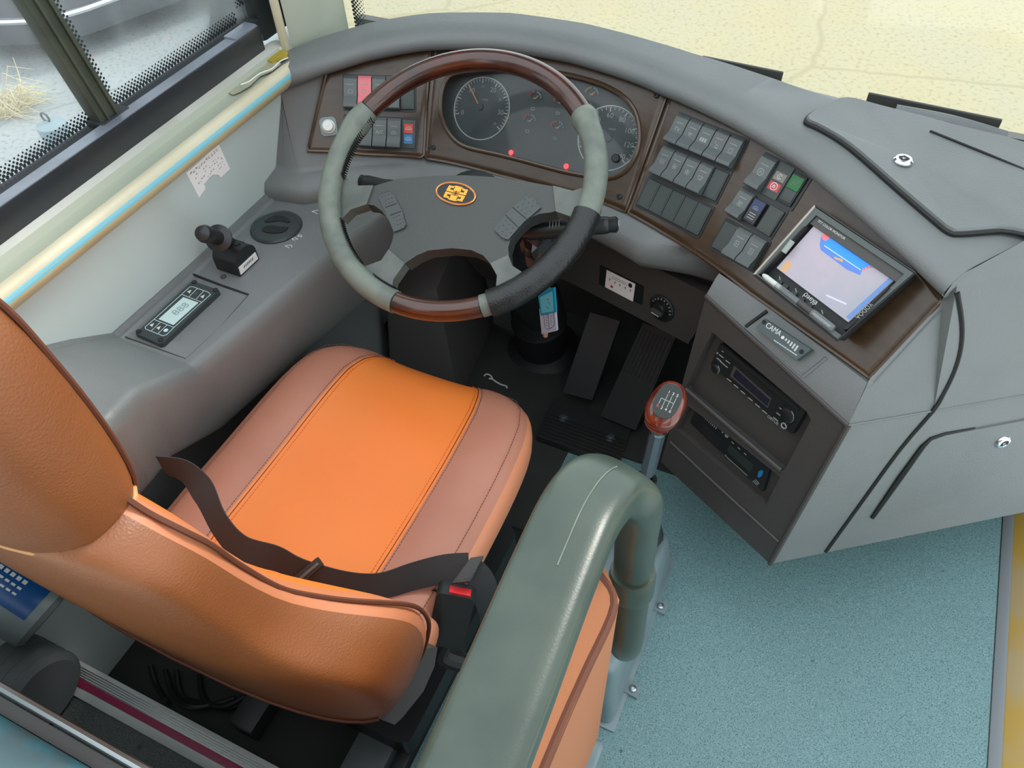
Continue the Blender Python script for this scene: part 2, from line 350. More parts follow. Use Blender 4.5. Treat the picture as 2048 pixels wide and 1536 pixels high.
# ================================================================== SETTING
mb = MB()                                                   # right part of the cab floor and the driver's side, its shade painted dark
mb.add([(-0.365, -1.2, 0), (0.53, -1.2, 0), (0.53, 1.5, 0), (-0.365, 1.5, 0), (-0.365, -1.2, -.04), (0.53, -1.2, -.04), (0.53, 1.5, -.04), (-0.365, 1.5, -.04)],
       [(0, 1, 2, 3), (4, 5, 6, 7), (0, 1, 5, 4), (1, 2, 6, 5), (2, 3, 7, 6), (3, 0, 4, 7)], 'floor_teal'); struct(mb.build('floor'))
mb = MB(); mb.box((-0.7125, 0.825, -0.015), (0.693, 1.39, 0.03), 'floor_dirt_shade'); struct(mb.build('floor_driver_shaded'))  # under-seat and driver's side floor, shade painted into the colour
mb = MB(); mb.box((-0.16, 1.27, 0.004), (0.41, 0.50, 0.008), 'floor_dirt_shade'); struct(mb.build('floor_footwell_shaded'))  # thin dark sheet painting the shade under the dash
mb = MB(); mb.box((-.05, 1.42, .34), (2.0, .02, .72), 'plastic_dark'); mb.box((.1, 1.35, .69), (2.2, .13, .012), 'plastic_dark'); struct(mb.build('wall_front'))
mb = MB(); mb.box((-0.68, -0.52, 0.075), (0.758, 1.29, 0.15), 'floor_grey'); struct(mb.build('floor_platform'))
mb = MB()
mb.box((-1.035, 0.3, 0.36), (0.13, 1.86, 0.78), 'panel'); struct(mb.build('wall_left'))
# moulded trim under the side window with its blue stripe
prof = [(-1.02, .792), (-.993, .789), (-.987, .779), (-.967, .776), (-.957, .780), (-.950, .777), (-.9445, .7705), (-.9425, .7615), (-.944, .755), (-.949, .747), (-.957, .739), (-.968, .733), (-1.02, .733)]
pm = ['sill', 'greenish', 'greenish', 'cream', 'cream', 'cream', 'blue_stripe', 'tan_trim', 'tan_trim', 'tan_trim', 'tan_trim', 'tan_trim', 'tan_trim']
mb = MB(); ys = [-.62, 1.085, 1.10, 1.112]; sc = [1, 1, .97, .88]
vs = []; fs = []; ms = []
for y, k in zip(ys, sc): vs += [(-.99 + (x + .99) * k, y, .76 + (z - .76) * k) for x, z in prof]
n = len(prof)
for i in range(3):
    for j in range(n):
        fs.append((i * n + j, i * n + (j + 1) % n, (i + 1) * n + (j + 1) % n, (i + 1) * n + j)); ms.append(pm[j] if i == 0 else 'sill')
fs += [tuple(range(n))[::-1], tuple(3 * n + j for j in range(n))]; ms += ['sill', 'sill']
mb.add(vs, fs, ms)
for dz in (0, .0024, -.0024):
    mb.add([(-.9432 - abs(dz) * .1, y, .7658 + dz + e) for y in (-.62, 1.08) for e in (-.0004, .0004)], [(0, 2, 3, 1)], 'blue_line')
struct(mb.build('trim_1', angle=50))
# side window: rail, gasket, divider, pane, dotted border
win = bpy.data.objects.new('window_1', None); COL.objects.link(win); win.location = (-1.05, .2, .79); ROOT['window_1'] = np.array((-1.05, .2, .79)); struct(win)
mb = MB(); mb.box((-1.0225, .225, .810), (.025, 1.69, .048), 'rail', bev=.003); mb.box((-1.0225, .225, .8335), (.022, 1.685, .003), 'rail_top')
mb.box((-1.05, .235, .815), (.030, 1.73, .026), 'gasket'); mb.box((-1.066, 1.20, 1.12), (.05, .19, .68), 'gasket', bev=.01)
mb.box((-1.024, 1.035, .836), (.026, .06, .006), 'rail_top', bev=.002)
mb.build('window_frame', win)
mb = MB(); b0 = aX(217, 238, -1.05); b1 = aX(66, -6, -1.05); bd = (b1 - b0) / np.linalg.norm(b1 - b0); b2 = b1 + bd * .35
mb.hexa([b0 + np.array((dx, dy, 0)) for dx, dy in ((-.012, -.023), (.014, -.023), (.014, .017), (-.012, .017))] + [b2 + np.array((dx, dy, 0)) for dx, dy in ((-.012, -.025), (.014, -.025), (.014, .018), (-.012, .018))], 'bar', bev=.004)
for dy, w in ((-.012, .004), (.006, .005)):
    mb.hexa([b0 + np.array((.014 + e, dy + f, 0)) for e, f in ((0, 0), (.005, 0), (.005, w), (0, w))] + [b2 + np.array((.014 + e, dy + f, 0)) for e, f in ((0, 0), (.005, 0), (.005, w), (0, w))], 'bar', bev=.001)
mb.box((b0[0] + .004, b0[1], b0[2] + .004), (.04, .06, .012), 'gasket', bev=.004)
mb.build('divider_bar', win)
mb = MB(); mb.box((-1.066, .24, 1.14), (.005, 1.74, .64), 'glass'); mb.build('glass_pane', win)
mb = MB(); hexa6 = [(math.cos(k * math.pi / 3), math.sin(k * math.pi / 3)) for k in range(6)]
def dot(y, z, r): mb.add([(-1.0625, y + r * c, z + r * s) for c, s in hexa6], [tuple(range(6))], 'gasket')
for row in range(5):
    for i in range(190):
        y = -.38 + i * .0077 + (row % 2) * .00385; r = .0033 - row * .0004
        if y < 1.075: dot(y, .832 + row * .0042, r)
for row in range(5):
    for i in range(70):
        z = .853 + i * .0077 + (row % 2) * .00385; dot(1.10 - row * .0042, z, .0033 - row * .0004)
for row in range(4):
    for i in range(20):
        t = .03 + i * .0077 + (row % 2) * .00385; P = b0 + bd * t; dot(P[1] + .026 + row * .0042, P[2], .0033 - row * .0004)
mb.build('dotted_border', win, kind='stuff')
# corner pillar and windscreen
mb = MB(); mb.prism([(-1.09, 1.26), (-.995, 1.13), (-.985, 1.112), (-.962, 1.15), (-.955, 1.21), (-.962, 1.262), (-1.0, 1.30), (-1.09, 1.30)], .74, 1.55, 'pillar', bev=.004)
mb.tube([(-.99, 1.10, .775), (-.986, 1.098, 1.0), (-.984, 1.097, 1.55)], .008, 'cream', 8)
struct(mb.build('wall_corner_pillar'))
ws = bpy.data.objects.new('window_2', None); COL.objects.link(ws); ws.location = (.1, 1.29, .6); ROOT['window_2'] = np.array((.1, 1.29, .6)); struct(ws)
mb = MB(); mb.hexa([(-1.0, 1.287, .70), (1.2, 1.287, .70), (1.2, 1.292, .70), (-1.0, 1.292, .70), (-1.0, 1.315, 1.75), (1.2, 1.315, 1.75), (1.2, 1.320, 1.75), (-1.0, 1.320, 1.75)], 'windscreen'); mb.build('glass_pane', ws)
mb = MB()
for col_ in range(7):
    for i in range(100):
        z = .74 + i * .0077 + (col_ % 2) * .00385; x = -.962 + col_ * .0042; r = .0034 - col_ * .00035; y = 1.285 + (z - .6) * .0261 - .001
        mb.add([(x + r * c, y, z + r * s) for c, s in hexa6], [tuple(range(6))], 'gasket')
mb.build('dotted_border', ws, kind='stuff')
# step edge at the door
mb = MB(); mb.box((.542, .15, -.02), (.022, 2.7, .044), 'grey_trim', bev=.003); struct(mb.build('trim_2'))
mb = MB(); mb.box((.580, .15, -.022), (.052, 2.7, .036), 'yellow', bev=.003); struct(mb.build('trim_3'))
mb = MB(); mb.box((.617, .15, -.022), (.02, 2.7, .04), 'alu', bev=.004); struct(mb.build('trim_4'))
mb = MB(); mb.box((.90, .15, -.27), (.55, 2.7, .04), 'floor_teal'); struct(mb.build('floor_doorstep'))
mb = MB(); mb.box((.62, .15, -.145), (.012, 2.7, .2), 'grey_trim'); struct(mb.build('wall_step_riser'))
# unseen bus body pieces behind and beside the camera, added to block rear light
mb = MB(); mb.box((.1, -2.0, 1.98), (2.5, 2.6, .05), 'panel'); struct(mb.build('ceiling_blocker'))
mb = MB(); mb.box((.1, -3.3, 1.0), (2.5, .05, 2.0), 'panel'); struct(mb.build('wall_rear_blocker'))
mb = MB(); mb.box((1.32, -1.75, .45), (.05, 3.1, .9), 'panel'); mb.box((1.32, -1.75, 1.8), (.05, 3.1, .4), 'panel'); mb.box((1.32, -.3, 1.3), (.05, .2, .9), 'panel'); struct(mb.build('wall_right_blocker'))
# ground outside, sunlight and shade put into its two colours
mb = MB(); mb.add([(-1.3, 1.32, -.9), (9, 1.32, -.9), (9, 14, -.9), (-9, 14, -.9), (-9, 11.2, -.9)], [(0, 1, 2, 3, 4)], 'ground_sunlit'); struct(mb.build('ground_sunlit'))
mb = MB(); mb.add([(-1.3, 1.32, -.9), (-9, 11.2, -.9), (-16, 11.2, -.9), (-16, -3, -.9), (-1.3, -3, -.9)], [(0, 1, 2, 3, 4)], 'ground_shaded'); struct(mb.build('ground_shaded'))

# ================================================================== DASHBOARD
KN = np.array([(-1.12, .86), (-1.02, .955), (-.90, 1.05), (-.81, 1.102), (-.72, 1.142), (-.62, 1.161), (-.50, 1.167), (-.379, 1.160), (-.30, 1.140), (-.214, 1.106), (-.09, 1.045), (.04, .965), (.16, .885), (.30, .78), (.45, .66)])
CV = np.array([p for p in smooth_path(KN, 20)])
T = np.gradient(CV, axis=0); T /= np.linalg.norm(T, axis=1)[:, None]
HN = np.stack([T[:, 1], -T[:, 0]], 1); SS = np.r_[0, np.cumsum(np.linalg.norm(np.diff(CV, axis=0), axis=1))]
Z0 = .69; SN, CS = .788, .616
def cpt(s):
    c = np.array([np.interp(s, SS, CV[:, 0]), np.interp(s, SS, CV[:, 1])]); h = np.array([np.interp(s, SS, HN[:, 0]), np.interp(s, SS, HN[:, 1])]); return c, h / np.linalg.norm(h)
def dpt(s, d, z): c, h = cpt(s); return np.array([c[0] + h[0] * d, c[1] + h[1] * d, z])
def near(xy):
    d = np.linalg.norm(CV - xy, axis=1); i = int(d.argmin()); best = None
    for j in (i - 1, i):
        if 0 <= j < len(CV) - 1:
            ab = CV[j + 1] - CV[j]; t = min(max((xy - CV[j]) @ ab / (ab @ ab), 0), 1); q = CV[j] + t * ab; dd = np.linalg.norm(q - xy)
            if best is None or dd < best[0]: best = (dd, SS[j] + t * (SS[j + 1] - SS[j]))
    return best[1]
def bpt(s, z, off=0.0):                                     # a point on the sloping dash face
    c, h = cpt(s); d = -(z - Z0) * CS / SN
    return np.array([c[0] + h[0] * (d + off * SN), c[1] + h[1] * (d + off * SN), z + off * CS])
def board(px, py, off=0.0):                                 # (s, z) of what is seen at a pixel on the dash face
    d = nrm(ray(px, py))
    def g(t):
        P = CAM + d * t; s = near(P[:2]); c, h = cpt(s); return (P[:2] - c) @ h * SN + (P[2] - Z0) * CS - off, s, P
    a, b = .6, 2.0
    ts = np.linspace(.6, 2.0, 50); gs = [g(t)[0] for t in ts]
    for i in range(49):
        if gs[i] > 0 >= gs[i + 1]: a, b = ts[i], ts[i + 1]; break
    for _ in range(26):
        m = (a + b) / 2
        if g(m)[0] > 0: a = m
        else: b = m
    _, s, P = g(a); return s, P[2]
def bframe(px, py, off=0.0):
    s, z = board(px, py, off); c, h = cpt(s); n = np.array([h[0] * SN, h[1] * SN, CS]); u = np.array([-h[1], h[0], 0])
    return Fr(bpt(s, z, off), u, np.cross(n, u))
def chain(px):
    a = np.array([board(*q) for q in px]); return a[np.argsort(a[:, 0])]

dash = thing('dashboard', 'grey moulded wrap-around bus dashboard with brown wood-look fascia around the wheel', 'dashboard', (-.3, 1.1, .2))
B_TL, B_TR = board(872, 97), board(1338, 181)
# gray moulded body: knee pad, hood over the fascia, top towards the windscreen
SL, SR = .225, 1.452
mb = MB(); rings = []
wk = [(.2, .08), (.3, .09), (.447, .085), (.532, .082), (.74, .09), (.855, .10), (.954, .13), (1.052, .16), (1.158, .21), (1.234, .255), (1.321, .305), (1.47, .40)]
def wback(s): return np.interp(s, [k[0] for k in wk], [k[1] for k in wk])
zt_ = lambda s: np.interp(s, [.2, .313, .387, .491, .612, .74, .905, 1.043, 1.177, 1.308, 1.45, 1.6], [.728, .752, .766, .778, .786, .786, .777, .776, .771, .758, .742, .735])
for s in np.linspace(SL, SR, 90):
    zt = zt_(s); dt = -(zt - Z0) * CS / SN; w = wback(s); e = np.interp(s, [1.0, 1.14], [1, 0])
    k = np.interp(s, [.225, .27, .33], [.35, .8, 1]); rc_ = np.interp(s, [B_TL[0] - .002, B_TL[0] + .012, B_TR[0] - .03, B_TR[0] - .015], [0, .05, .05, 0])
    pr = [(-.10, .50), (.02 * e, .530), (.055 * e, .538), (.086 * e, .550), (.102 * e, .570), (.100 * e, .590), (.084 * e + .006, .606), (.060, .614),
          (.052, .617), (.049 - rc_, .622), (dt + .004 - rc_, zt - .008), (dt + .006, zt), (dt + .022 * k, zt + .004), (dt + .031 * k, zt + .012), (dt + .032 * k, zt + .022), (dt + .024 * k, zt + .032), (dt + .008, zt + .0385),
          (dt - .014, zt + .041), (dt - (w + .0) * .55, zt + .042), (-w, zt + .036), (-w - .05, zt + .005), (-w - .12, zt - .09), (-w - .12, .5)]
    rings.append([dpt(s, d, z) for d, z in pr])
r0_ = [np.array([-.969, p[1] - (.012 if i in (3, 4, 5, 6) else 0), p[2]]) if 1 <= i <= 11 else p.copy() for i, p in enumerate(rings[0])]; rm_ = [p * .35 + q * .65 for p, q in zip(rings[0], r0_)]; rings = [r0_, rm_] + rings
mb.loft(rings, 'plastic', closed=False); mb.add(rings[0], [tuple(range(len(rings[0])))], 'plastic'); mb.add(rings[-1], [tuple(range(len(rings[0])))], 'plastic')
mb.build('dash_body', dash, angle=60)

def fascia(name, top, bot, left, right, hole=None, off=.004, m='wood'):
    tp, bt = chain(top), chain(bot); mb = MB()
    na = max(8, int((tp[-1, 0] - tp[0, 0]) / .005)); nb = 40
    def P(a, b, o):
        s = (left[0] + (left[1] - left[0]) * b) * (1 - a) + (right[0] + (right[1] - right[0]) * b) * a
        zb, zt = np.interp(s, bt[:, 0], bt[:, 1]), np.interp(s, tp[:, 0], tp[:, 1]); return s, zb + (zt - zb) * b
    idx = {}; vs = []
    for i in range(na + 1):
        for j in range(nb + 1):
            s, z = P(i / na, j / nb, off); ed = min(i, na - i) < 1 or min(j, nb - j) < 1
            vs.append(bpt(s, z, off - (.0025 if ed else 0)))
    fs = []
    for i in range(na):
        for j in range(nb):
            s, z = P((i + .5) / na, (j + .5) / nb, off)
            if hole is not None and inside(hole, (s, z)): continue
            fs.append((i * (nb + 1) + j, (i + 1) * (nb + 1) + j, (i + 1) * (nb + 1) + j + 1, i * (nb + 1) + j + 1))
    mb.add(vs, fs, m)
    edge = [(i, 0) for i in range(na)] + [(na, j) for j in range(nb)] + [(i, nb) for i in range(na, 0, -1)] + [(0, j) for j in range(nb, 0, -1)]
    lo = [bpt(*P(i / na, j / nb, 0), -.004) for i, j in edge]; hi = [vs[i * (nb + 1) + j] for i, j in edge]
    mb.loft([lo, hi], m, True, False)
    mb.tube([bpt(*P(i / na, j / nb, 0), .0015) for i, j in edge[::2]], .0032, 'wood_trim', 6, True)
    return mb
def inside(poly, p):
    c = False; n = len(poly)
    for i in range(n):
        x1, y1 = poly[i]; x2, y2 = poly[(i + 1) % n]
        if (y1 > p[1]) != (y2 > p[1]) and p[0] < (x2 - x1) * (p[1] - y1) / (y2 - y1) + x1: c = not c
    return c
A_TL, A_TR, A_BR, A_BL = board(656, 134), board(861, 98), board(848, 316), board(616, 302)
fascia('fascia', [(656, 134), (740, 113), (861, 98)], [(616, 302), (730, 309), (848, 316)], (A_BL[0], A_TL[0]), (A_BR[0], A_TR[0])).build('switch_fascia', dash, angle=40)
HOLE_PX = [(905, 150), (940, 143), (990, 139), (1050, 139), (1110, 146), (1160, 156), (1210, 172), (1250, 196), (1272, 225), (1281, 262), (1278, 300), (1262, 333), (1240, 352), (1210, 358), (1170, 352), (1120, 342), (1050, 323), (990, 308), (940, 297), (912, 282), (892, 255), (883, 225), (884, 190), (891, 166)]
HOLE = [board(*q) for q in smooth_path(HOLE_PX, 3, True)]
B_TL, B_TR, B_BR, B_BL = board(872, 97), board(1338, 181), board(1252, 424), board(852, 317)
fb = fascia('fascia', [(872, 97), (1000, 89), (1150, 111), (1250, 140), (1338, 181)], [(852, 317), (1000, 351), (1120, 384), (1252, 424)], (B_BL[0], B_TL[0]), (B_BR[0], B_TR[0]), HOLE)
fb.build('cluster_fascia', dash, angle=40)
C_TL, C_TR, C_BR, C_BL = board(1346, 187), board(1884, 601), board(1740, 756), board(1258, 426)
fascia('fascia', [(1346, 187), (1480, 246), (1620, 331), (1750, 441), (1830, 525), (1884, 601)], [(1258, 426), (1400, 511), (1500, 585), (1620, 670), (1740, 756)], (C_BL[0], C_TL[0]), (C_BR[0], C_TR[0])).build('monitor_fascia', dash, angle=40)
# screws of the cluster fascia
for q in ((887, 110), (866, 299), (1311, 195), (1237, 397)):
    f = bframe(*q, .0045); mb = MB(); mb.lathe([(.0001, -.001), (.0048, -.001), (.0048, .002), (.0038, .003), (.0022, .003), (.0020, .001), (.0001, .001)], 'plastic_black', f, 14); mb.build('screw', dash)

# console with the radio bays, right of the pedals
YAW, TIL = math.radians(33), math.radians(80)
cn = np.array([-math.sin(YAW) * math.sin(TIL), -math.cos(YAW) * math.sin(TIL), math.cos(TIL)])
RC = CAM + .97 * (np.array([-.019, .903, .479]) - CAM)
cu = np.array([math.cos(YAW), -math.sin(YAW), 0]); FC = Fr(RC, cu, np.cross(cn, cu))
def fc(px, py, c=0.0): return FC.at(px, py, c)
L1, COR, BOT, BOTL = [FC(*fc(*q)) for q in ((1412, 592), (1696, 851), (1540, 1128), (1322, 924))]
U0, U1 = bpt(*board(1441, 545), 0), bpt(*board(1741, 760), 0)
mb = MB()
outer = [fc(*q) for q in ((1412, 592), (1696, 851), (1540, 1128), (1322, 924))]
bay1 = [fc(*q) for q in ((1424, 664), (1500, 727), (1612, 822), (1622, 840), (1570, 938), (1560, 942), (1470, 866), (1372, 786), (1371, 775))]
bay2 = [fc(*q) for q in ((1376, 812), (1470, 882), (1560, 954), (1532, 1010), (1440, 933), (1352, 858))]
plate_holes(mb, outer, [bay1, bay2], 'plastic_dark', FC, [.016, .012], 'plastic_dark', 'plastic_dark')
K1, K2 = BOT, BOTL
k1, k2 = K1 + np.array([.02, .17, .0]), K2 + np.array([.11, .15, .0]); k1f, k2f = np.array([k1[0], k1[1] + .05, .0]), np.array([k2[0] + .02, k2[1] + .05, .0])
mb.add([K2, K1, k1, k2, k1f, k2f], [(0, 1, 2, 3), (3, 2, 4, 5)], 'plastic_dark')
mb.tube([L1, COR], .004, 'plastic_dark', 8); mb.tube([COR, BOT], .0045, 'plastic_dark', 8); mb.tube([FC(*fc(1372, 778), .0005), FC(*fc(1470, 862), .001), FC(*fc(1563, 941), .0005)], .0042, 'plastic_dark', 8); mb.tube([FC(*fc(1341, 884), .0), FC(*fc(1440, 975), .001), FC(*fc(1558, 1084), .0)], .003, 'plastic_dark', 6)
# lit shelf between fascia and bays, in short steps so that it follows the fascia
NS = 14; lo = [L1 + (COR - L1) * i / NS for i in range(NS + 1)]
s0, s1 = board(1441, 545)[0], board(1741, 760)[0]
hi = []
for i in range(NS + 1):
    s = s0 + (s1 - s0) * i / NS; hi.append(bpt(s, np.interp(s, [s0, s1], [.612, .618]), .002))
mid = [(a * .30 + b * .70) + np.array([0, 0, .004]) for a, b in zip(lo, hi)]; low = [a * .93 + b * .07 + np.array([0, 0, .003]) for a, b in zip(lo, hi)]
mb.loft([lo, low, mid, hi], 'plastic', False)
# left flank of the console towards the pedals
back = np.array([.28, .30, 0])
mb.add([hi[0], mid[0], low[0], lo[0], K2, k2, k2f, k2f + back * .6, hi[0] + back * .6 + np.array([0, 0, -.1])], [tuple(range(9))], 'plastic_dark')
mb.build('radio_console', dash, angle=30)
# right part: side wall, bevelled facet, top corner
SN_ = nrm(np.array([.591, -.807, .085])); FS = Fr(COR, nrm(np.array([.807, .591, 0])), np.cross(SN_, nrm(np.array([.807, .591, 0]))))
def fs_(px, py, c=0.0): return FS.at(px, py, c)
def sp_(px, py, c=0.0): return FS(*fs_(px, py, c))
E1, E2 = bpt(*board(1886, 602), .004), bpt(*board(1742, 758), .004)
T1, T2 = aZ(1914, 572, .765), aZ(2075, 540, .765); T3 = T2 + (T2 - T1) * 3
cA, cB, cC = COR, sp_(1867, 822), sp_(2075, 786); cD = cC + (cC - cB) * 2.2
bA, bB, bC = BOT, sp_(1660, 1100), sp_(2030, 1028); bD = bC + (bC - bB) * 1.2
mb = MB()
mb.add([E2, E1, T1, T2, T3, cA, cB, cC, cD, bA, bC, bD], [(0, 5, 6), (0, 6, 1), (1, 6, 2), (2, 6, 7, 3), (3, 7, 8, 4), (5, 9, 10, 7, 6), (7, 10, 11, 8)], 'plastic')
ins = np.array([-.06, .17, 0]); g = lambda p: np.array([p[0] - .06, p[1] + .22, 0.0])
mb.add([bA, bC, bD, bA + ins, bC + ins, bD + ins, g(bA), g(bC), g(bD)], [(0, 1, 4, 3), (1, 2, 5, 4), (3, 4, 7, 6), (4, 5, 8, 7)], 'plastic_dark')
# top plate from the hood to the end edge
Lp = [dpt(s, -(zt_(s) - Z0) * CS / SN + .031, zt_(s) + .016) for s in (1.40, 1.43, 1.455)]
far = [np.array([.9, 1.24, .80]), np.array([.30, 1.24, .80])]
Tm = T1 + np.array([-.004, .004, .012]); T2m, T3m = T2 + np.array([-.006, .006, .02]), T3 + np.array([-.006, .006, .02])
W0 = dpt(1.455, -.05, .785); W1 = dpt(1.455, -.36, .80)
mb.add([E1, Lp[2], W0, W1, far[0], T3m, T2m, Tm, T1, T2, T3], [(0, 1, 7, 8), (1, 2, 7), (2, 6, 7), (2, 3, 4, 5, 6), (8, 7, 6, 9), (9, 6, 5, 10)], 'plastic')
mb.build('side_panel', dash, angle=25)
# dark joint between console and glovebox panel
mb = MB(); jp = [sp_(1652, 1104, .001), sp_(1720, 1010, .001), sp_(1800, 900, .001), sp_(1866, 823, .001)]
fn_ = nrm(np.cross(T2 - T1, cB - T1)); jt = [onplane(*q, fn_, fn_ @ T1) + (CAM - T1) * .0001 for q in ((1886, 788), (1908, 742), (1921, 695), (1923, 645), (1914, 585))]
mb.tube([cA, cB, cC], .0016, 'plastic', 6); mb.tube(smooth_path(jp + jt, 3), .0035, 'rubber', 6); mb.build('panel_joint', dash)
mb = MB(); gp = [fs_(*q) for q in ((1744, 1036), (1800, 955), (1846, 893), (1862, 878), (1890, 868), (2048, 838), (2110, 826), (2110, 930), (2048, 952))]
mb.prism(gp, -.004, .003, 'plastic', FS, bev=.003); gd = mb.build('glovebox_door', dash)
mb = MB(); mb.tube([FS(*fs_(*q), .001) for q in ((1744, 1034), (1800, 953), (1844, 892), (1861, 876), (1890, 866), (1950, 855))], [.004, .0055, .0045, .003, .002, .0008], 'rubber', 6); mb.build('door_gap', gd)
def lock(px, py, fr_pt, parent, r=.0125):
    f = fr_pt; mb = MB()
    mb.lathe([(.0001, 0), (r, 0), (r * .98, .002), (r * .8, .0045), (r * .55, .005), (r * .5, .0035), (.0001, .0035)], 'chrome', f, 28)
    mb.lathe([(.0001, .0036), (r * .48, .0036), (r * .48, .0042), (.0001, .0044)], 'rubber', f, 20)
    mb.prism([(-.002, -.0025), (.003, 0), (-.002, .0025)], .0043, .0047, 'steel', f); return mb.build('lock', parent)
a_, b_ = fs_(2005, 883, .003); lock(0, 0, FS.sub(a_, b_, .003, .5), gd)
# lid in the dash top
def ld(px, py, up=.0):
    z = .80
    for _ in range(6): P = aZ(px, py, z); s = near(P[:2]); z = float(zt_(min(s, 1.45)) + .0425 + up + np.interp(s, [1.40, 1.5], [0, .008]))
    return aZ(px, py, z)
lpx = ((1612, 247), (1622, 232), (1650, 217), (1690, 204), (1760, 221), (1900, 258), (2090, 318), (2090, 462), (2000, 464), (1920, 470), (1896, 466), (1870, 446), (1800, 386), (1700, 299), (1640, 261))
lo_ = [ld(*q, .0) for q in lpx]; lo_s = smooth_path(lo_, 4, True); lc_ = np.mean(lo_, 0); hi_s = [p + np.array([0, 0, .007]) for p in lo_s]; hi2 = [p * .985 + lc_ * .015 + np.array([0, 0, .0095]) for p in lo_s]
mb = MB(); mb.loft([[p - np.array([0, 0, .01]) for p in lo_s], hi_s, hi2], 'plastic', True, False); n = len(hi2); inr = [p * .6 + lc_ * .4 + np.array([0, 0, .0095]) for p in lo_s]; mb.loft([hi2, inr], 'plastic', True, False); mb.add(inr + [lc_ + np.array([0, 0, .0095])], [(i, (i + 1) % n, n) for i in range(n)], 'plastic')
mb2 = MB(); mb2.tube([p + np.array([0, 0, .0015]) for p in lo_s], .004, 'rubber', 6, True)
lid = mb.build('compartment_lid', dash); mb2.build('lid_gap', lid)
P = ld(1806, 322, .0098); lock(0, 0, Fr(P, (1, .3, 0), (-.3, 1, 0)), lid, .0135)
mb = MB(); mb.tube([ld(1860, 262, .010), ld(1960, 302, .010), ld(2080, 352, .010)], .002, 'rubber', 6); mb.build('lid_seam', lid)

# knee panel under the pad
KF = Fr(aY(1280, 592, 1.085), (math.cos(.38), -math.sin(.38), 0), (.12 * math.sin(.38), .12 * math.cos(.38), .99))
mb = MB(); kp = [KF.at(*q) for q in ((1120, 470), (1190, 478), (1300, 530), (1420, 590), (1408, 640), (1376, 688), (1270, 632), (1150, 570), (1110, 552))]
mb.prism(kp, -.02, 0, 'plastic_dark', KF, bev=.004); mb.build('knee_panel', dash)

# ================================================================== INSTRUMENT CLUSTER
pl, pr_ = bpt(*board(890, 215)), bpt(*board(1278, 275)); fm = bframe(1075, 245, -.006)
FD = Fr(fm.o, pr_ - pl, fm.v)
cl = thing('instrument_cluster', 'brown framed instrument cluster with two round dials behind the steering wheel', 'instrument cluster', fm.o)
inner = [FD.at(*q) for q in smooth_path(HOLE_PX, 3, True)]
mb = MB(); mb.loft([[bpt(s, z, .004) for s, z in HOLE], [FD(a * .985, b * .97, -.004) for a, b in inner]], 'wood_trim', True, False)
mb.tube([bpt(s, z, .005) for s, z in HOLE], .0042, 'wood_trim', 8, True)
mb.tube([bpt(s, z, .0035) * .75 + FD(a, b, -.004) * .25 for (s, z), (a, b) in zip(HOLE, inner)], .0022, 'wood', 6, True); mb.build('bezel', cl)
mb = MB(); mb.prism([(a * .99, b * .98) for a, b in inner], -.012, -.004, 'dial', FD); mb.build('dial_board', cl)
def arc_ticks(mb, cx, cy, r, a0, a1, n, major, m, w=.0009, L=.007):
    for i in range(n + 1):
        t = math.radians(a0 + (a1 - a0) * i / n); l = L if i % major == 0 else L * .55
        mb.line([(cx + r * math.cos(t), cy + r * math.sin(t)), (cx + (r - l) * math.cos(t), cy + (r - l) * math.sin(t))], w * (1.5 if i % major == 0 else 1), m, FD, -.0018)
lc = FD.at(963.5, 217.5, -.003); lr = np.mean([np.hypot(*(np.array(FD.at(*q, -.003)) - lc)) for q in ((909, 214), (1018, 212), (963, 154), (965, 280))])
rc = FD.at(1217, 277, -.003); rr = np.mean([np.hypot(*(np.array(FD.at(*q, -.003)) - rc)) for q in ((1154, 283), (1277, 258), (1217, 214))])
for nm, c_, r_, a0, a1, nn, mj, nums in (('tachometer', lc, lr, 198, -36, 35, 5, [(0, '0'), (10, '10'), (15, '15'), (20, '20'), (25, '25'), (30, '30'), (35, '35')]), ('speedometer', rc, rr, 204, -44, 28, 4, [(40, '40'), (60, '60'), (80, '80'), (100, '100'), (120, '120'), (140, '140')])):
    mb = MB(); f = FD.sub(*c_); mb.lathe([(.0001, -.004), (r_ * .97, -.004), (r_ * .97, -.0022), (.0001, -.0022)], 'dial_face', f, 48); d = mb.build(nm, cl)
    mb = MB(); mb.ring(r_, .0011, 'mark', f, -.0022, 56); mb.build('rim', d)
    mb = MB(); arc_ticks(mb, *c_, r_ * .955, a0, a1, nn, mj, 'mark')
    mb.ring(r_ * .955, .0004, 'mark_dim', f, -.002, 40, math.radians(a1), math.radians(a0))
    mx = 35 if nm == 'tachometer' else 140
    for v, t in nums:
        a = math.radians(a0 + (a1 - a0) * v / mx); big = v % 10 == 0; mb.text(t, .0125 if big else .006, 'mark_dim', f, r_ * .70 * math.cos(a), r_ * .70 * math.sin(a), -.002)
    mb.text('r/min' if nm == 'tachometer' else 'km/h', .0065, 'mark_dim', f, .004, r_ * .30, -.002); mb.build('scale', d)
    mb = MB()
    if nm == 'tachometer': p, q = f.at(958, 211, 0), f.at(939, 172, 0)
    else: p, q = (0, 0), (-r_ * .78, -r_ * .32)
    mb.line([p, q], .0018, 'needle', f, 0, .001); mb.lathe([(.0001, -.002), (.007, -.002), (.006, .002), (.0001, .002)], 'dial', f.sub(0, 0) if nm != 'tachometer' else f.sub(*(np.array(p) * .6)), 20); mb.build('needle', d)
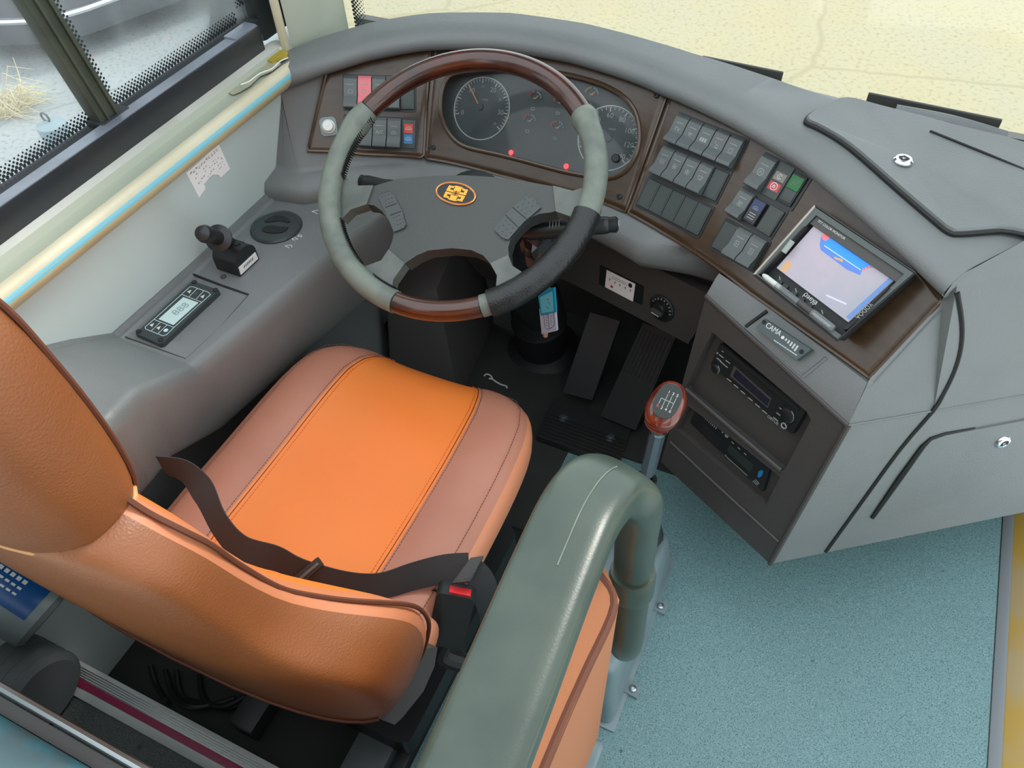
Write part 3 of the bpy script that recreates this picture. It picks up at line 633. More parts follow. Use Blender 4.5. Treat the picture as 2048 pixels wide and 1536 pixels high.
for q, lit, gm in (((1071, 199), 'sw_pinkred', 'mark_dim'), ((1060, 244), 'sw_pinkred', 'tag_blue'), ((1115, 258), 'sw_pinkred', 'tag_blue'), ((1121, 208), 'sw_pinkred', 'needle'), ((1184, 191), 'yellow', 'mark_dim')):
    c_ = FD.at(*q, -.004); f = FD.sub(*c_); mb = MB(); R_ = .0125
    for a0, a1, m, w in ((100, 165, lit, .0013), (15, 80, gm, .0009)):
        mb.ring(R_, w, m, f, .0012, 12, math.radians(a0), math.radians(a1))
    for i in range(6):
        t = math.radians(165 - 150 * i / 5); mb.line([(R_ * .8 * math.cos(t), R_ * .8 * math.sin(t)), (R_ * math.cos(t), R_ * math.sin(t))], .0006, 'mark_dim', f, .0012)
    mb.line([(0, 0), (.006, .006)], .0011, 'needle', f, .0014); mb.line([(-.003, .001), (.003, .001)], .0012, 'mark_dim', f, .0012)
    mb.line([(-.003, -.019), (.003, -.019), (.003, -.015), (-.003, -.015)], .0009, 'mark_dim', f, .0012, closed=True); mb.build('small_gauge', cl)
for q in ((1023.5, 305.5), (1133.5, 333)):
    f = FD.sub(*FD.at(*q, -.004)); mb = MB(); mb.lathe([(.0001, 0), (.0046, 0), (.004, .0012), (.0001, .0014)], 'led', f, 16)
    if q[0] > 1100: mb.line([(-.0012, -.002), (.0012, -.002), (.0012, .002), (-.0012, .002)], .0007, 'dial', f, .0014, closed=True)
    mb.build('warning_lamp', cl, label='glowing red warning lamp')
f = FD.sub(*FD.at(1234, 318, -.004)); mb = MB(); mb.lathe([(.0001, 0), (.0075, 0), (.0075, .008), (.006, .010), (.0001, .010)], 'plastic_black', f, 20); mb.build('reset_knob', cl)
mb = MB(); pts = [FD(a * .985, b * .97, .004) for a, b in inner]; n = len(pts)
mb.add(pts + [FD(0, 0, .005)], [(i, (i + 1) % n, n) for i in range(n)], 'lens'); mb.build('lens', cl)

# ================================================================== STEERING COLUMN AND WHEEL
TW = math.radians(27.9); WC = np.array([-.532, .899, .741])
WF = Fr(WC, (1, 0, 0), (0, math.cos(TW), math.sin(TW)))
def c2(x, y): return 560 + .390625 * x, 40 + .390625 * y
col = thing('steering_column', 'black steering column with stalks rising from the footwell to the wheel', 'steering column', (-.532, 1.27, 0))
mb = MB(); mb.lathe([(.035, -.66), (.038, -.30), (.055, -.28), (.062, -.13), (.058, -.07), (.03, -.041)], 'plastic_black', WF, 28); mb.build('shroud', col)
mb = MB(); f = Fr((-.545, 1.262, .0), (1, 0, 0), (0, .97, .2))
mb.lathe([(.088, .001), (.090, .012), (.074, .022), (.066, .03), (.064, .12), (.068, .13), (.062, .14), (.064, .18), (.058, .19), (.06, .22), (.052, .24), (.05, .30), (.03, .31)], 'rubber', f, 28); mb.build('gaiter', col)
def stalk(px0, px1, c0, c1, r0, r1, name, white=None):
    a = WF(*WF.at(*px0, c0), c0); b = WF(*WF.at(*px1, c1), c1); d = nrm(b - a); L = np.linalg.norm(b - a); f = Fr(a, WF.n, np.cross(d, WF.n)); f = Fr(a, WF.n, np.cross(d, WF.n))
    if f.n @ d < 0: f = Fr(a, WF.n, -np.cross(d, WF.n))
    mb = MB(); mb.lathe([(r0 * .7, 0), (r0, L * .1), (r0, L * .45), (r1, L * .6), (r1 * 1.05, L * .86), (r1 * .98, L * .90), (r1 * .9, L * .91), (r1 * .95, L * .98), (r1 * .7, L), (.0001, L)], 'plastic_black', f, 20)
    o = mb.build(name, col)
    if white:
        m2 = MB(); g_ = Fr(a + d * L * .33 + WF.n * (r0 + .0008), d, np.cross(WF.n, d))
        for k in range(4): m2.line([(k * .005, -.006), (k * .005, .006)], .0014, 'mark_dim', g_)
        e = Fr(b + d * .0005, np.cross(WF.n, d), WF.n); e = e if e.n @ d > 0 else Fr(b + d * .0005, -np.cross(WF.n, d), WF.n)
        m2.line([(-.004, -.003), (.004, -.003), (.004, .003), (-.004, .003)], .0014, 'mark', e, .0004, closed=True); m2.line([(0, -.005), (0, .005)], .0014, 'mark', e, .0004); m2.build('symbols', o)
stalk((1040, 462), (1236, 447), -.075, -.072, .016, .0135, 'wiper_stalk', True)
stalk((830, 385), (714, 353), -.075, -.06, .013, .0115, 'indicator_stalk')
rng = random.Random(3); mb = MB(); bm = bmesh.new(); bmesh.ops.create_icosphere(bm, subdivisions=3, radius=1)
pc = WF(*WF.at(1082, 505, -.15), -.15)
for v in bm.verts: k = 1 + .35 * noise.noise(v.co * 2.6) + .16 * noise.noise(v.co * 7); v.co = Vector((v.co.x * .032 * k, v.co.y * .034 * k, v.co.z * .065 * k))
mb._bm(bm, 'bag', Fr(pc, (1, 0, 0), (0, 1, .2)), 0, 1); mb.build('wrapped_ignition_lock', col, angle=20, label='ignition lock wrapped in crumpled dark film')

wh = thing('steering_wheel', 'large four-spoke steering wheel with worn grey leather and burl wood rim', 'steering wheel', WC)
ang = lambda x, y: math.atan2(*WF.at(x, y)[::-1])
RC_ = .2165
def arc(name, a0, a1, rad, m, r0=.0175, bulge=None, n=60, label=None, parent=wh, rc=RC_):
    if a1 < a0: a1 += 2 * math.pi
    mb = MB(); P = []; rs = []
    for i in range(n + 1):
        t = a0 + (a1 - a0) * i / n; P.append(WF(rc * math.cos(t), rc * math.sin(t), 0)); k = i / n
        rs.append(rad(k))
    mb.tube(P, rs, m, 16, False, True, up=WF.n); o = mb.build(name, parent, angle=50)
    if label: o['label'] = label
    return o
jTL, jTR, jBL, jBR = ang(746, 226), ang(1165, 224), ang(786, 620), ang(964, 622)
arc('wood_rim', jTR, jTL, lambda k: .0172, 'burl', label='upper burl wood segment of the rim')
arc('wood_rim', jBL, jBR, lambda k: .0165, 'burl', label='lower burl wood segment of the rim')
sLo, sHi = ang(968, 620), ang(1197, 432)
bl = lambda k: .0182 + .0035 * math.exp(-((k - .07) / .06) ** 2)
arc('leather_grip', jTL + .008, jBL - .008, bl, 'grip', label='worn grey leather grip, left')
arc('leather_grip', sHi + .004, jTR - .008, lambda k: bl(1 - k) if k > .5 else .0184, 'grip', label='worn grey leather grip, right')
arc('leather_grip', jBR + .004, sHi, lambda k: .0172, 'grip', label='leather under the black sleeve')
arc('leather_sleeve', sLo + .05, sHi, lambda k: .0212 + .0002 * math.sin(k * 45), 'sleeve_black', label='black leather sleeve laced over the lower right of the rim')
# lacing along the inner side of the grips
for a0, a1 in ((jTL + .05, jTL + .62), (jTL + 1.0, jTL + 1.45), (jBL - .28, jBL - .05)):
    mb = MB(); nn = int((a1 - a0) * .2 / .0042); mb.tube([WF((RC_ - .0178) * math.cos(a0 + (a1 - a0) * i / 30), (RC_ - .0178) * math.sin(a0 + (a1 - a0) * i / 30), 0) for i in range(31)], .0016, 'sleeve_black', 5)
    for i in range(nn):
        t = a0 + (a1 - a0) * i / nn; q = RC_ - .0192
        mb.tube([WF(q * math.cos(t), q * math.sin(t), .008), WF((q - .0006) * math.cos(t + .012), (q - .0006) * math.sin(t + .012), 0), WF(q * math.cos(t), q * math.sin(t), -.008)], .0011, 'sleeve_black', 5)
    mb.build('lacing', wh)
PC = -.010
PADP = [(440, 905), (455, 870), (480, 850), (600, 815), (800, 797), (950, 795), (1100, 805), (1280, 830), (1400, 852), (1412, 900), (1415, 978), (1385, 985), (1330, 992), (1270, 1018), (1220, 1062), (1185, 1110), (1168, 1165), (1172, 1203), (1120, 1225), (1077, 1247), (1040, 1205), (980, 1178), (880, 1168), (760, 1180), (700, 1205), (640, 1246), (600, 1215), (557, 1178), (575, 1130), (583, 1090), (560, 1030), (520, 975), (480, 948), (440, 943)]
pad = [WF.at(*c2(*q), PC) for q in PADP]
mb = MB(); mb.prism(pad, PC - .028, PC, 'hub', WF, bev=.009, seg=4); mb.build('hub_pad', wh, angle=40)
mb = MB(); c0 = WF.at(912, 388, PC); ex = abs(WF.at(956, 388, PC)[0] - c0[0]); ey = abs(WF.at(912, 411, PC)[1] - c0[1]); EF = WF.sub(*c0, PC)
el = [(ex * math.cos(2 * math.pi * i / 40), ey * math.sin(2 * math.pi * i / 40)) for i in range(40)]
mb.prism(el, -.001, .0016, 'sleeve_black', EF); em = mb.build('emblem', wh, label='oval emblem with an orange mark on black')
mb = MB(); mb.ring(ex * .96, .0016, 'emblem_rim', EF, .0016, 44, ry=ey * .95); mb.build('emblem_ring', em)
# the mark: four mirrored hooked blocks around a small star
mb = MB(); w_, h_ = ex * .50, ey * .66
def cell(sx, sy, lean=.18):
    sh = lambda x, y: (sx * x * w_ + lean * sy * y * h_ * .5, sy * y * h_)
    for poly in ([(.05, .06), (.98, .06), (.98, .34), (.05, .34)], [(.70, .30), (.98, .30), (.94, .88), (.66, .88)], [(.42, .62), (.74, .62), (.72, .88), (.42, .88)], [(.02, .12), (.36, .12), (.30, 1.04), (-.02, 1.04)], [(.20, .84), (.34, .84), (.52, .88), (.30, 1.04)]):
        mb.prism([sh(*p) for p in poly], .0015, .0021, 'emblem_gold', EF)
for sx, sy in ((1, 1), (-1, 1), (1, -1), (-1, -1)): cell(sx, sy)
mb.prism([(.0, .0045), (.001, .001), (.0055, 0), (.001, -.001), (0, -.0045), (-.001, -.001), (-.0055, 0), (-.001, .001)], .002, .0026, 'sleeve_black', EF); mb.build('emblem_mark', em)
for nm, poly, splits in (('button_pad', [(508, 912), (525, 895), (565, 885), (590, 908), (630, 985), (648, 1050), (640, 1068), (587, 1090), (575, 1060), (545, 990)], [((545, 965), (600, 945)), ((568, 1005), (622, 985))]),
                         ('button_pad', [(1190, 965), (1265, 905), (1300, 915), (1338, 965), (1250, 1040), (1170, 1130), (1140, 1120), (1100, 1080), (1105, 1060)], [((1195, 965), (1265, 1025)), ((1158, 1005), (1225, 1070))])):
    pp = [WF.at(*c2(*q), PC) for q in poly]; mb = MB(); mb.prism(pp, PC - .01, PC + .0035, 'button', WF, bev=.0025)
    for s_ in splits: mb.line([WF.at(*c2(*q), PC) for q in s_], .0014, 'rubber', WF, PC + .003, .0009)
    cx, cy = np.mean(pp, 0)
    for q in range(2):
        (x0, y0), (x1, y1) = [WF.at(*c2(*splits[q][0]), PC), WF.at(*c2(*splits[q][1]), PC)]; end = pp[[1, 2][q] if nm == 'x' else 0]
        dirv = (np.array([(x0 + x1) / 2, (y0 + y1) / 2]) - np.mean([WF.at(*c2(*splits[1 - q][0]), PC), WF.at(*c2(*splits[1 - q][1]), PC)], 0)); dirv /= np.linalg.norm(dirv); sd = nrm(np.array([x1 - x0, y1 - y0])); W_ = np.hypot(x1 - x0, y1 - y0)
        for i in range(4):
            for j in range(3):
                p = np.array([(x0 + x1) / 2, (y0 + y1) / 2]) + dirv * (.006 + i * .0075) + sd * ((j - 1) * W_ * .28 + (.002 if i % 2 else -.001))
                mb.lathe([(.0011, PC + .0034), (.0008, PC + .0044), (.0001, PC + .0044)], 'mark_dim' if False else 'button', WF.sub(*p), 6)
    mb.build(nm, wh)
for i, poly in enumerate(([(478, 848), (400, 850), (330, 800), (285, 900), (318, 1020), (365, 972), (445, 945)], [(1398, 850), (1500, 876), (1590, 850), (1640, 950), (1590, 1050), (1500, 1012), (1413, 982)], [(557, 1176), (520, 1232), (440, 1262), (385, 1245), (470, 1400), (565, 1425), (582, 1330), (640, 1247)], [(1077, 1247), (1112, 1310), (1105, 1390), (1050, 1440), (1160, 1430), (1280, 1345), (1262, 1306), (1190, 1260), (1170, 1204)])):
    mb = MB(); mb.prism([WF.at(*c2(*q), PC + .002) for q in poly], PC - .018, PC + .0035, 'hub_spoke', WF, bev=.007, seg=4); mb.build('spoke', wh, angle=50)

# key tags on the ignition key
kt = thing('key_tag', 'blue and white plastic key tag hanging from the ignition below the wheel', 'key tag', aY(1098, 650, 1.0) - np.array([0, 0, .02]))
KT = Fr(aY(1098, 600, 1.0), (.95, -.3, 0), (.03, .05, 1))
def quad(f, pts, c0, c1, m, bev=.001): b = MB(); b.prism([f.at(*q) for q in pts], c0, c1, m, f, bev=bev); return b
b = quad(KT, [(1078, 580), (1111, 574), (1115, 622), (1085, 629)], 0, .005, 'tag_blue'); o = b.build('blue_sleeve', kt)
b = MB(); b.prism([KT.at(*q) for q in ((1083, 592), (1108, 580), (1110, 620), (1087, 624))], .0048, .0056, 'tag_light', KT)
for i, q in enumerate(((1099, 596), (1101, 603), (1098, 612))): x, y = KT.at(*q); b.line([(x - .002, y), (x + .003, y + .001), (x + .004, y - .001)], .0008, 'ink', KT, .0056)
b.build('paper_insert', o)
b = quad(KT, [(1079, 618), (1110, 612), (1114, 661), (1084, 668)], -.004, .001, 'tag_white'); w = b.build('white_sleeve', kt)
b = MB(); rr_ = [KT.at(*q) for q in ((1088, 624), (1090, 652), (1094, 658), (1104, 655), (1110, 648), (1107, 622))]; b.line(rr_, .0008, 'sw_navy', KT, .001)
b.line([KT.at(1097, 628), KT.at(1099, 657)], .0008, 'sw_navy', KT, .001)
for k in range(5): x, y = KT.at(1094, 630 + k * 5); b.line([(x - .0018, y), (x + .0018, y + .0006)], .0011, 'ink', KT, .001); x, y = KT.at(1103, 632 + k * 4); b.line([(x - .0015, y), (x + .001, y)], .0009, 'ink', KT, .001)
b.build('handwriting', w)
mb = MB(); mb.tube([KT(*KT.at(1098, 580), .001), KT(*KT.at(1090, 560), -.02), pc + np.array([.015, -.02, -.03])], .0018, 'steel', 6); mb.build('key_ring', kt)
mb = MB(); mb.lathe([(.005, 0), (.0055, .012), (.0001, .014)], 'skin_tag', Fr(KT(*KT.at(1088, 674), -.004), KT.u, -KT.n), 12); mb.build('tag_end', kt)

# ================================================================== ROCKER SWITCH BANKS
def icon(mb, k, f, m, s=.0042, c=.0003):
    C_ = lambda r, a0=0, a1=360, cx=0, cy=0, n=12: [(cx * s + r * s * math.cos(math.radians(a0 + (a1 - a0) * i / n)), cy * s + r * s * math.sin(math.radians(a0 + (a1 - a0) * i / n))) for i in range(n + 1)]
    w = .0007; L = lambda p: mb.line([(x * s if abs(x) > .02 or True else x, y * s) for x, y in p], w, m, f, c)
    if k == 'circle': mb.line(C_(.9), w, m, f, c)
    elif k == 'lamp': L([(-1, .5), (1, .5)]); L([(0, .5), (0, .1)]); L([(-.6, .1), (.6, .1)]); L([(-.4, .1), (-.4, -.2)]); mb.line(C_(.4, 180, 360, 0, -.2, 6), w, m, f, c)
    elif k == 'heat':
        for x in (-.8, 0, .8): L([(x, -1), (x + .2, -.4), (x - .1, .2), (x + .1, .9)])
    elif k == 'fan':
        for a in range(4): mb.line([(0, 0)] + C_(.45, a * 90, a * 90 + 200, .55 * math.cos(math.radians(a * 90 + 40)), .55 * math.sin(math.radians(a * 90 + 40)), 7), w, m, f, c)
    elif k == 'wiper': L([(-1, .6), (1, .6), (.6, -.7), (-.6, -.7), (-1, .6)]); L([(0, -.7), (.5, .4)])
    elif k == 'spray': L([(-1.1, 1.1), (-.5, .5)]); mb.line(C_(.6, 0, 360, .2, -.3, 8), w, m, f, c); L([(-.5, -1.0), (.9, -1.0)])
    elif k == 'door': L([(-.7, -.9), (.7, -.9), (.7, .9), (-.7, .9), (-.7, -.9)]); L([(-.2, -.9), (-.2, .9)]); L([(.2, 0), (.6, 0)])
    elif k == 'box': L([(-.7, -.8), (.7, -.8), (.7, .8), (-.7, .8), (-.7, -.8)])
    elif k == 'seats':
        for x in (-1, 0, 1): mb.prism([((x - .35) * s, -.7 * s), ((x + .35) * s, -.7 * s), ((x + .35) * s, .7 * s), ((x - .35) * s, .7 * s)], c, c + .0004, m, f)
    elif k == 'abs': mb.line(C_(1.1), w * 1.4, m, f, c); L([(-.5, -.4), (-.1, .5), (.3, -.4)]); mb.line(C_(.45), w, m, f, c)
    elif k == 'car': L([(-1, -.4), (1, -.4), (1, .1), (.5, .6), (-.4, .6), (-1, .1), (-1, -.4)]); L([(-.5, 0), (.5, 0)])
    elif k == 'horn': L([(-1, -.5), (1, .0), (1, -.6), (-1, .1), (-1, -.5)])
    elif k == 'leaf': mb.line(C_(.8, 30, 330), w * 1.3, m, f, c); L([(0, -.8), (0, .8)])
    elif len(k) > 1: mb.text(k, s * 2.0, m, f, 0, 0, c)
def rocker(parent, f, w, l, sym, label=None, cap='plastic_black', face=None, name='rocker_switch', kick=1.0):
    mb = MB(); g_ = Fr(f.o, f.v, f.n); face = face or 'sw_body'
    top = [(l * .5, .006), (l * .40, .0095), (l * .15, .0105), (-l * .12, .0105), (-l * .36, .0105 + .007 * kick), (-l * .47, .0105 + .007 * kick), (-l * .5, .009 + .006 * kick)]
    mb.prism([(l * .5, -.002)] + top + [(-l * .5, -.002)], -w / 2 + .0009, w / 2 - .0009, face, g_, bev=.0007, seg=1)
    def hc(b):
        bs = [p[0] for p in top][::-1]; cs = [p[1] for p in top][::-1]; return float(np.interp(b, bs, cs))
    for e in (.42, -.39):
        for r in range(2):
            for i in range(4):
                b = l * e - math.copysign(1, e) * 0 + (r - .5) * l * .09; a = (i - 1.5) * w * .2 + (w * .06 if r else -w * .04); c = hc(b)
                mb.lathe([(.0008, c - .0008), (.0005, c + .0006), (.0001, c + .0006)], 'dotbump', f.sub(a, b), 5, False)
    b = l * .22; mb.line([(-w * .24, b), (w * .24, b)], .0009, 'mark_dim', f, hc(b) - .0002)
    icon(mb, sym, f.sub(0, 0, hc(0) - .0006), 'mark_dim', w * .17, .0004)
    o = mb.build(name, parent, angle=25)
    if label: o['label'] = label
    return o
mat('sw_body', (88, 94, 94), 0.34); mat('dotbump', (104, 110, 110), 0.4); mat('sw_blank', (58, 66, 64), 0.4)
def blank(parent, f, w, l):
    mb = MB(); mb.box((0, 0, .001), (w - .0008, l, .006), 'sw_blank', f, bev=.0008, seg=1); mb.prism(rrect(w - .005, l - .007, .001, 2), .0038, .0046, 'sw_blank', f); mb.build('blank_cover', parent)
def bank(px, label, rows, group=None, off=.004):
    c_ = np.mean([q for r in rows for q in r[0]], 0); f = bframe(*c_, off); t = thing('switch_bank', label, 'switch bank', f.o, group or 'rocker switch banks on the fascia')
    for quad_, cells in rows:
        L_ = np.array([f.at(*q, .005) for q in quad_]); ctr = L_.mean(0); uu = (L_[1] + L_[2] - L_[0] - L_[3]) / 2; vv = (L_[0] + L_[1] - L_[3] - L_[2]) / 2
        w, l = np.linalg.norm(uu), np.linalg.norm(vv); r_ = Fr(f(ctr[0], ctr[1], 0), f.u * uu[0] + f.v * uu[1], f.v)
        mb = MB(); mb.prism(rrect(w + .006, l + .007, .003, 3), -.006, .0025, 'plastic_black', r_, bev=.0012); mb.prism(rrect(w + .009, l + .010, .004, 3), -.006, .0008, 'wood_trim', r_, bev=.0006, seg=1); mb.build('housing', t)
        cw = w / len(cells)
        for i, k in enumerate(cells):
            s_ = r_.sub(-w / 2 + cw * (i + .5), 0, .002)
            if k is None: blank(t, s_, cw, l * .96)
            elif callable(k): k(t, s_, cw, l)
            else: rocker(t, s_, cw, l, k)
    return t
bank(None, 'large three-row bank of grey rocker switches right of the dials', [
    ([(1362, 228), (1496, 283), (1461, 336), (1329, 283)], ['TV', 'lamp', 'seats', 'spray', 'box']),
    ([(1333, 293), (1461, 348), (1428, 402), (1299, 345)], ['heat', 'fan', 'fan', 'wiper', None]),
    ([(1300, 356), (1426, 416), (1393, 472), (1271, 408)], [None] * 5)])
def ind_two(t, s, w, l):
    mb = MB(); mb.box((0, 0, 0), (w - .001, l, .005), 'sw_blank', s); mb.box((0, l * .12, .002), (w * .7, l * .24, .002), 'sw_grey', s); mb.box((0, -l * .18, .002), (w * .7, l * .24, .002), 'sw_pinkred', s)
    icon(mb, 'leaf', s.sub(0, l * .12, .003), 'mark', w * .16); icon(mb, 'abs', s.sub(0, -l * .18, .003), 'white', w * .18); mb.build('indicator_lamp', t, label='white and red indicator lamps')
def green_sw(t, s, w, l):
    mb = MB(); mb.box((0, -.001, .001), (w * .86, l * .9, .006), 'plastic_black', s, bev=.0008); mb.box((0, l * .16, .003), (w * .74, l * .40, .006), 'sw_green', s, bev=.0006); mb.box((0, -l * .22, .003), (w * .7, l * .34, .004), 'sw_blank', s, bev=.0006)
    mb.line([(-w * .16, l * .06), (-w * .05, l * .2), (w * .05, l * .1), (w * .18, l * .24)], .0007, 'sw_grey', s, .006); mb.build('push_switch', t, label='green push switch')
def navy_sw(t, s, w, l):
    mb = MB(); mb.box((0, 0, .003), (w * .8, l * .86, .012), 'plastic_black', s, bev=.001); mb.box((0, l * .22, .0085), (w * .72, l * .36, .002), 'sw_navy', s); mb.box((0, -l * .16, .0085), (w * .72, l * .4, .002), 'lcd_dark', s)
    icon(mb, 'car', s.sub(0, l * .12, .0096), 'mark_dim', w * .16)
    for k in range(3): mb.line([(-w * .2, -l * (.08 + k * .09)), (w * .2, -l * (.08 + k * .09))], .0013, 'mark_dim', s, .0096)
    mb.build('push_switch', t, label='dark blue push switch')
bank(None, 'small bank of rocker, red lamp and green push switch nearest the dash hood', [([(1530, 309), (1620, 350), (1582, 420), (1492, 368)], ['abs', ind_two, green_sw])])
bank(None, 'small bank with a dark blue push switch between rocker and blank', [([(1487, 378), (1574, 425), (1536, 474), (1453, 424)], ['fan', navy_sw, None])])
bank(None, 'small bank with two door rocker switches left of the monitor', [([(1456, 440), (1539, 488), (1502, 537), (1417, 493)], [None, 'door', 'door'])])
def red_cover(t, s, w, l): rocker(t, s, w, l, 'box', 'faded red cover over a switch', face='pink', name='hazard_cover')
bank(None, 'upper switch bank with a faded red cover left of the wheel rim', [([(689, 152), (829, 154), (829, 221), (687, 216)], ['circle', red_cover, 'horn', 'lamp', None])])
def redblue(t, s, w, l):
    mb = MB(); mb.box((0, 0, 0), (w - .001, l * .95, .006), 'sw_blank', s, bev=.0008); mb.box((0, l * .18, .003), (w * .62, l * .32, .003), 'sw_red', s); mb.box((0, -l * .17, .003), (w * .62, l * .32, .003), 'sw_blue', s)
    icon(mb, 'car', s.sub(0, l * .18, .0046), 'mark', w * .2); icon(mb, 'car', s.sub(0, -l * .17, .0046), 'mark', w * .2); mb.build('indicator_lamp', t, label='red over blue indicator lamp')
bank(None, 'lower switch bank with an A/C switch and red and blue lamp', [([(690, 234), (832, 237), (830, 301), (689, 289)], [None, 'fan', 'A/C', 'car', redblue])])
kf = bframe(658, 257, .004); kn = thing('dimmer_knob', 'round pale push knob on the far left of the fascia', 'knob', kf.o)
mb = MB(); mb.prism(rrect(.031, .034, .009, 6), -.004, .004, 'jug_grey', kf, bev=.0015); mb.build('base_plate', kn)
mb = MB(); mb.lathe([(.0125, .003), (.0125, .006), (.0105, .007), (.0105, .014), (.009, .0165), (.0001, .017)], 'white', kf, 28); mb.build('knob', kn)

# ================================================================== MONITOR, PEN, RADIO, TACHOGRAPH, CONTROL BOX
ym, tm = math.radians(33), math.radians(43)
mn = np.array([-math.sin(ym) * math.sin(tm), -math.cos(ym) * math.sin(tm), math.cos(tm)]); mo = bframe(1668, 545, .040).o; mu = np.array([math.cos(ym), -math.sin(ym), 0])
FM = Fr(mo, mu, np.cross(mn, mu)); c3 = lambda x, y: (1480 + .2018 * x, 390 + .2018 * y)
mon = thing('monitor', 'small car monitor with a glowing white and blue screen in the right fascia', 'monitor', mo)
mo_out = [FM.at(*c3(*q)) for q in ((745, 105), (1735, 770), (965, 1440), (140, 790))]
mo_scr = [FM.at(*c3(*q), -.008) for q in ((750, 287), (1540, 822), (1070, 1258), (362, 722))]
mo_in = [FM.at(*c3(*q)) for q in ((755, 200), (1625, 785), (1010, 1395), (190, 795))]
mb = MB(); plate_holes(mb, mo_out, [mo_in], 'grab_dark', FM, .012, 'rubber', 'rubber')
n = 4; mb.add([FM(*p, 0) for p in mo_out] + [FM(p[0] * .94, p[1] * .94, -.034) for p in mo_out], [(i, (i + 1) % 4, 4 + (i + 1) % 4, 4 + i) for i in range(4)] + [(7, 6, 5, 4)], 'plastic_black')
mb.tube([FM(*p, -.0005) for p in (mo_out[3], mo_out[0])], .0020, 'edge_highlight', 6); mb.tube([FM(*p, -.0005) for p in (mo_out[0], mo_out[1], mo_out[2], mo_out[3])], .002, 'plastic_black', 6)  # highlight on the left frame edge painted as a beige tube
hs = mb.build('housing', mon, angle=20)
def between(p, q, t): return np.array(p) * (1 - t) + np.array(q) * t
mb = MB(); bar_ = [mo_in[0], mo_in[1], between(mo_in[1], mo_in[2], .12), between(mo_in[0], mo_in[3], .12)]; mb.prism(bar_, -.011, -.003, 'plastic_dark', FM, bev=.001)
d_ = nrm(np.append(np.array(bar_[1]) - bar_[0], 0))[:2]; rot = math.atan2(d_[1], d_[0]); p_ = FM.at(*c3(905, 345), -.003)
mb.text('TFT COLOR MONITOR', .0048, 'mark', FM, *p_, -.003, rot); mb.build('top_bar', mon)
# side cheeks of the visor
for a, b, t0, t1 in ((mo_in[0], mo_in[3], .2, 1.0), (mo_in[1], mo_in[2], .22, .9)):
    p, q = between(a, b, t0), between(a, b, t1); mb = MB(); w2 = (between(mo_scr[0], mo_scr[3], .5) - np.array(between(mo_in[0], mo_in[3], .5))) * (.5 if a is mo_in[0] else -.5)
    mb.prism([p, q, q + w2, p + w2 * .6], -.011, .004, 'rubber', FM, bev=.001)
    o = mb.build('visor_cheek', mon)
    if a is mo_in[1]: m2 = MB(); r_ = math.atan2(*(np.array(q) - p)[::-1]); m2.text('YODOA', .009, 'mark_dim', FM, *(between(p, q, .55) + w2 * .5), .0041, r_, squeeze=.8); m2.build('lettering', o)
mb = MB(); k0, k1 = FM.at(*c3(520, 455), .004), FM.at(*c3(430, 570), .004); mb.tube([FM(*k0, .004), FM(*k1, .004)], .0045, 'mark_dim', 8, squash=.6); mb.build('side_clip', mon)
mb = MB(); mb.prism(mo_scr, -.0118, -.008, 'screen_white', FM); sc = mb.build('screen', mon, label='lit screen showing a blue shape on white')
mb = MB()
def scp(pts, m, c): mb.prism([FM.at(*c3(*q), -.008) for q in pts], -.008, -.008 + c, m, FM)
scp([(800, 430), (830, 385), (895, 385), (1290, 690), (1330, 712), (1215, 735), (1190, 795), (1060, 740), (900, 620), (800, 545), (790, 490)], 'sc_blue2', .0002)
scp([(860, 372), (1290, 692), (1200, 735), (1060, 650), (835, 490), (820, 430)], 'sc_blue', .0004)
scp([(820, 400), (840, 365), (885, 385), (888, 430), (850, 458), (815, 440)], 'sc_red', .0006); scp([(935, 612), (1020, 640), (1018, 668), (935, 632)], 'sc_orange', .0006)
scp([(838, 498), (1200, 742), (1195, 748), (834, 506)], 'sc_line', .0007)
scp([(1500, 800), (1535, 825), (1085, 1235), (1050, 1210)], 'sc_edge', .0003); scp([(395, 735), (470, 640), (520, 690), (440, 775)], 'sc_orange', .00015)
for k in range(4): scp([(1210 + k * 25, 735 - k * 12), (1225 + k * 25, 725 - k * 12), (1245 + k * 25, 745 - k * 12), (1230 + k * 25, 750 - k * 12)], 'sc_red', .0003)
scp([(860, 985), (1060, 1075), (1050, 1090), (850, 1000)], 'sc_dim', .0002); mb.build('picture', sc)
mb = MB()
for q in ((395, 860), (450, 905), (540, 975), (610, 1030), (690, 1090)): x, y = FM.at(*c3(*q), -.010); mb.prism(rrect(.009, .005, .001, 2), -.012, -.0085, 'plastic_black', FM.sub(x, y, 0, rot))
x, y = FM.at(*c3(700, 1020), -.010); mb.text('\u03c1aeya', .0105, 'mark', FM, x, y, -.0115, rot); 
for q in ((395, 825), (555, 945), (815, 1160)): x, y = FM.at(*c3(*q), -.010); mb.line([(x - .003, y + .0015), (x + .002, y - .0015)], .0012, 'mark_dim', FM, -.0115)
x, y = FM.at(*c3(725, 1075), -.010); mb.ring(.0014, .0004, 'mark', FM.sub(x, y), -.0115, 12); mb.build('control_strip', mon)
mb = MB(); bc = FM(0, 0, -.034); mb.hexa([bframe(1640, 560, .004).o + v for v in (np.array([-.05, .02, 0]), np.array([.05, -.04, 0]), np.array([.05, -.01, .03]), np.array([-.05, .05, .03]))] + [FM(*(p * .6), -.033) for p in (np.array(mo_out[3]), np.array(mo_out[2]), np.array(mo_out[1]), np.array(mo_out[0]))], 'plastic_black', bev=.002); mb.build('mount', mon)
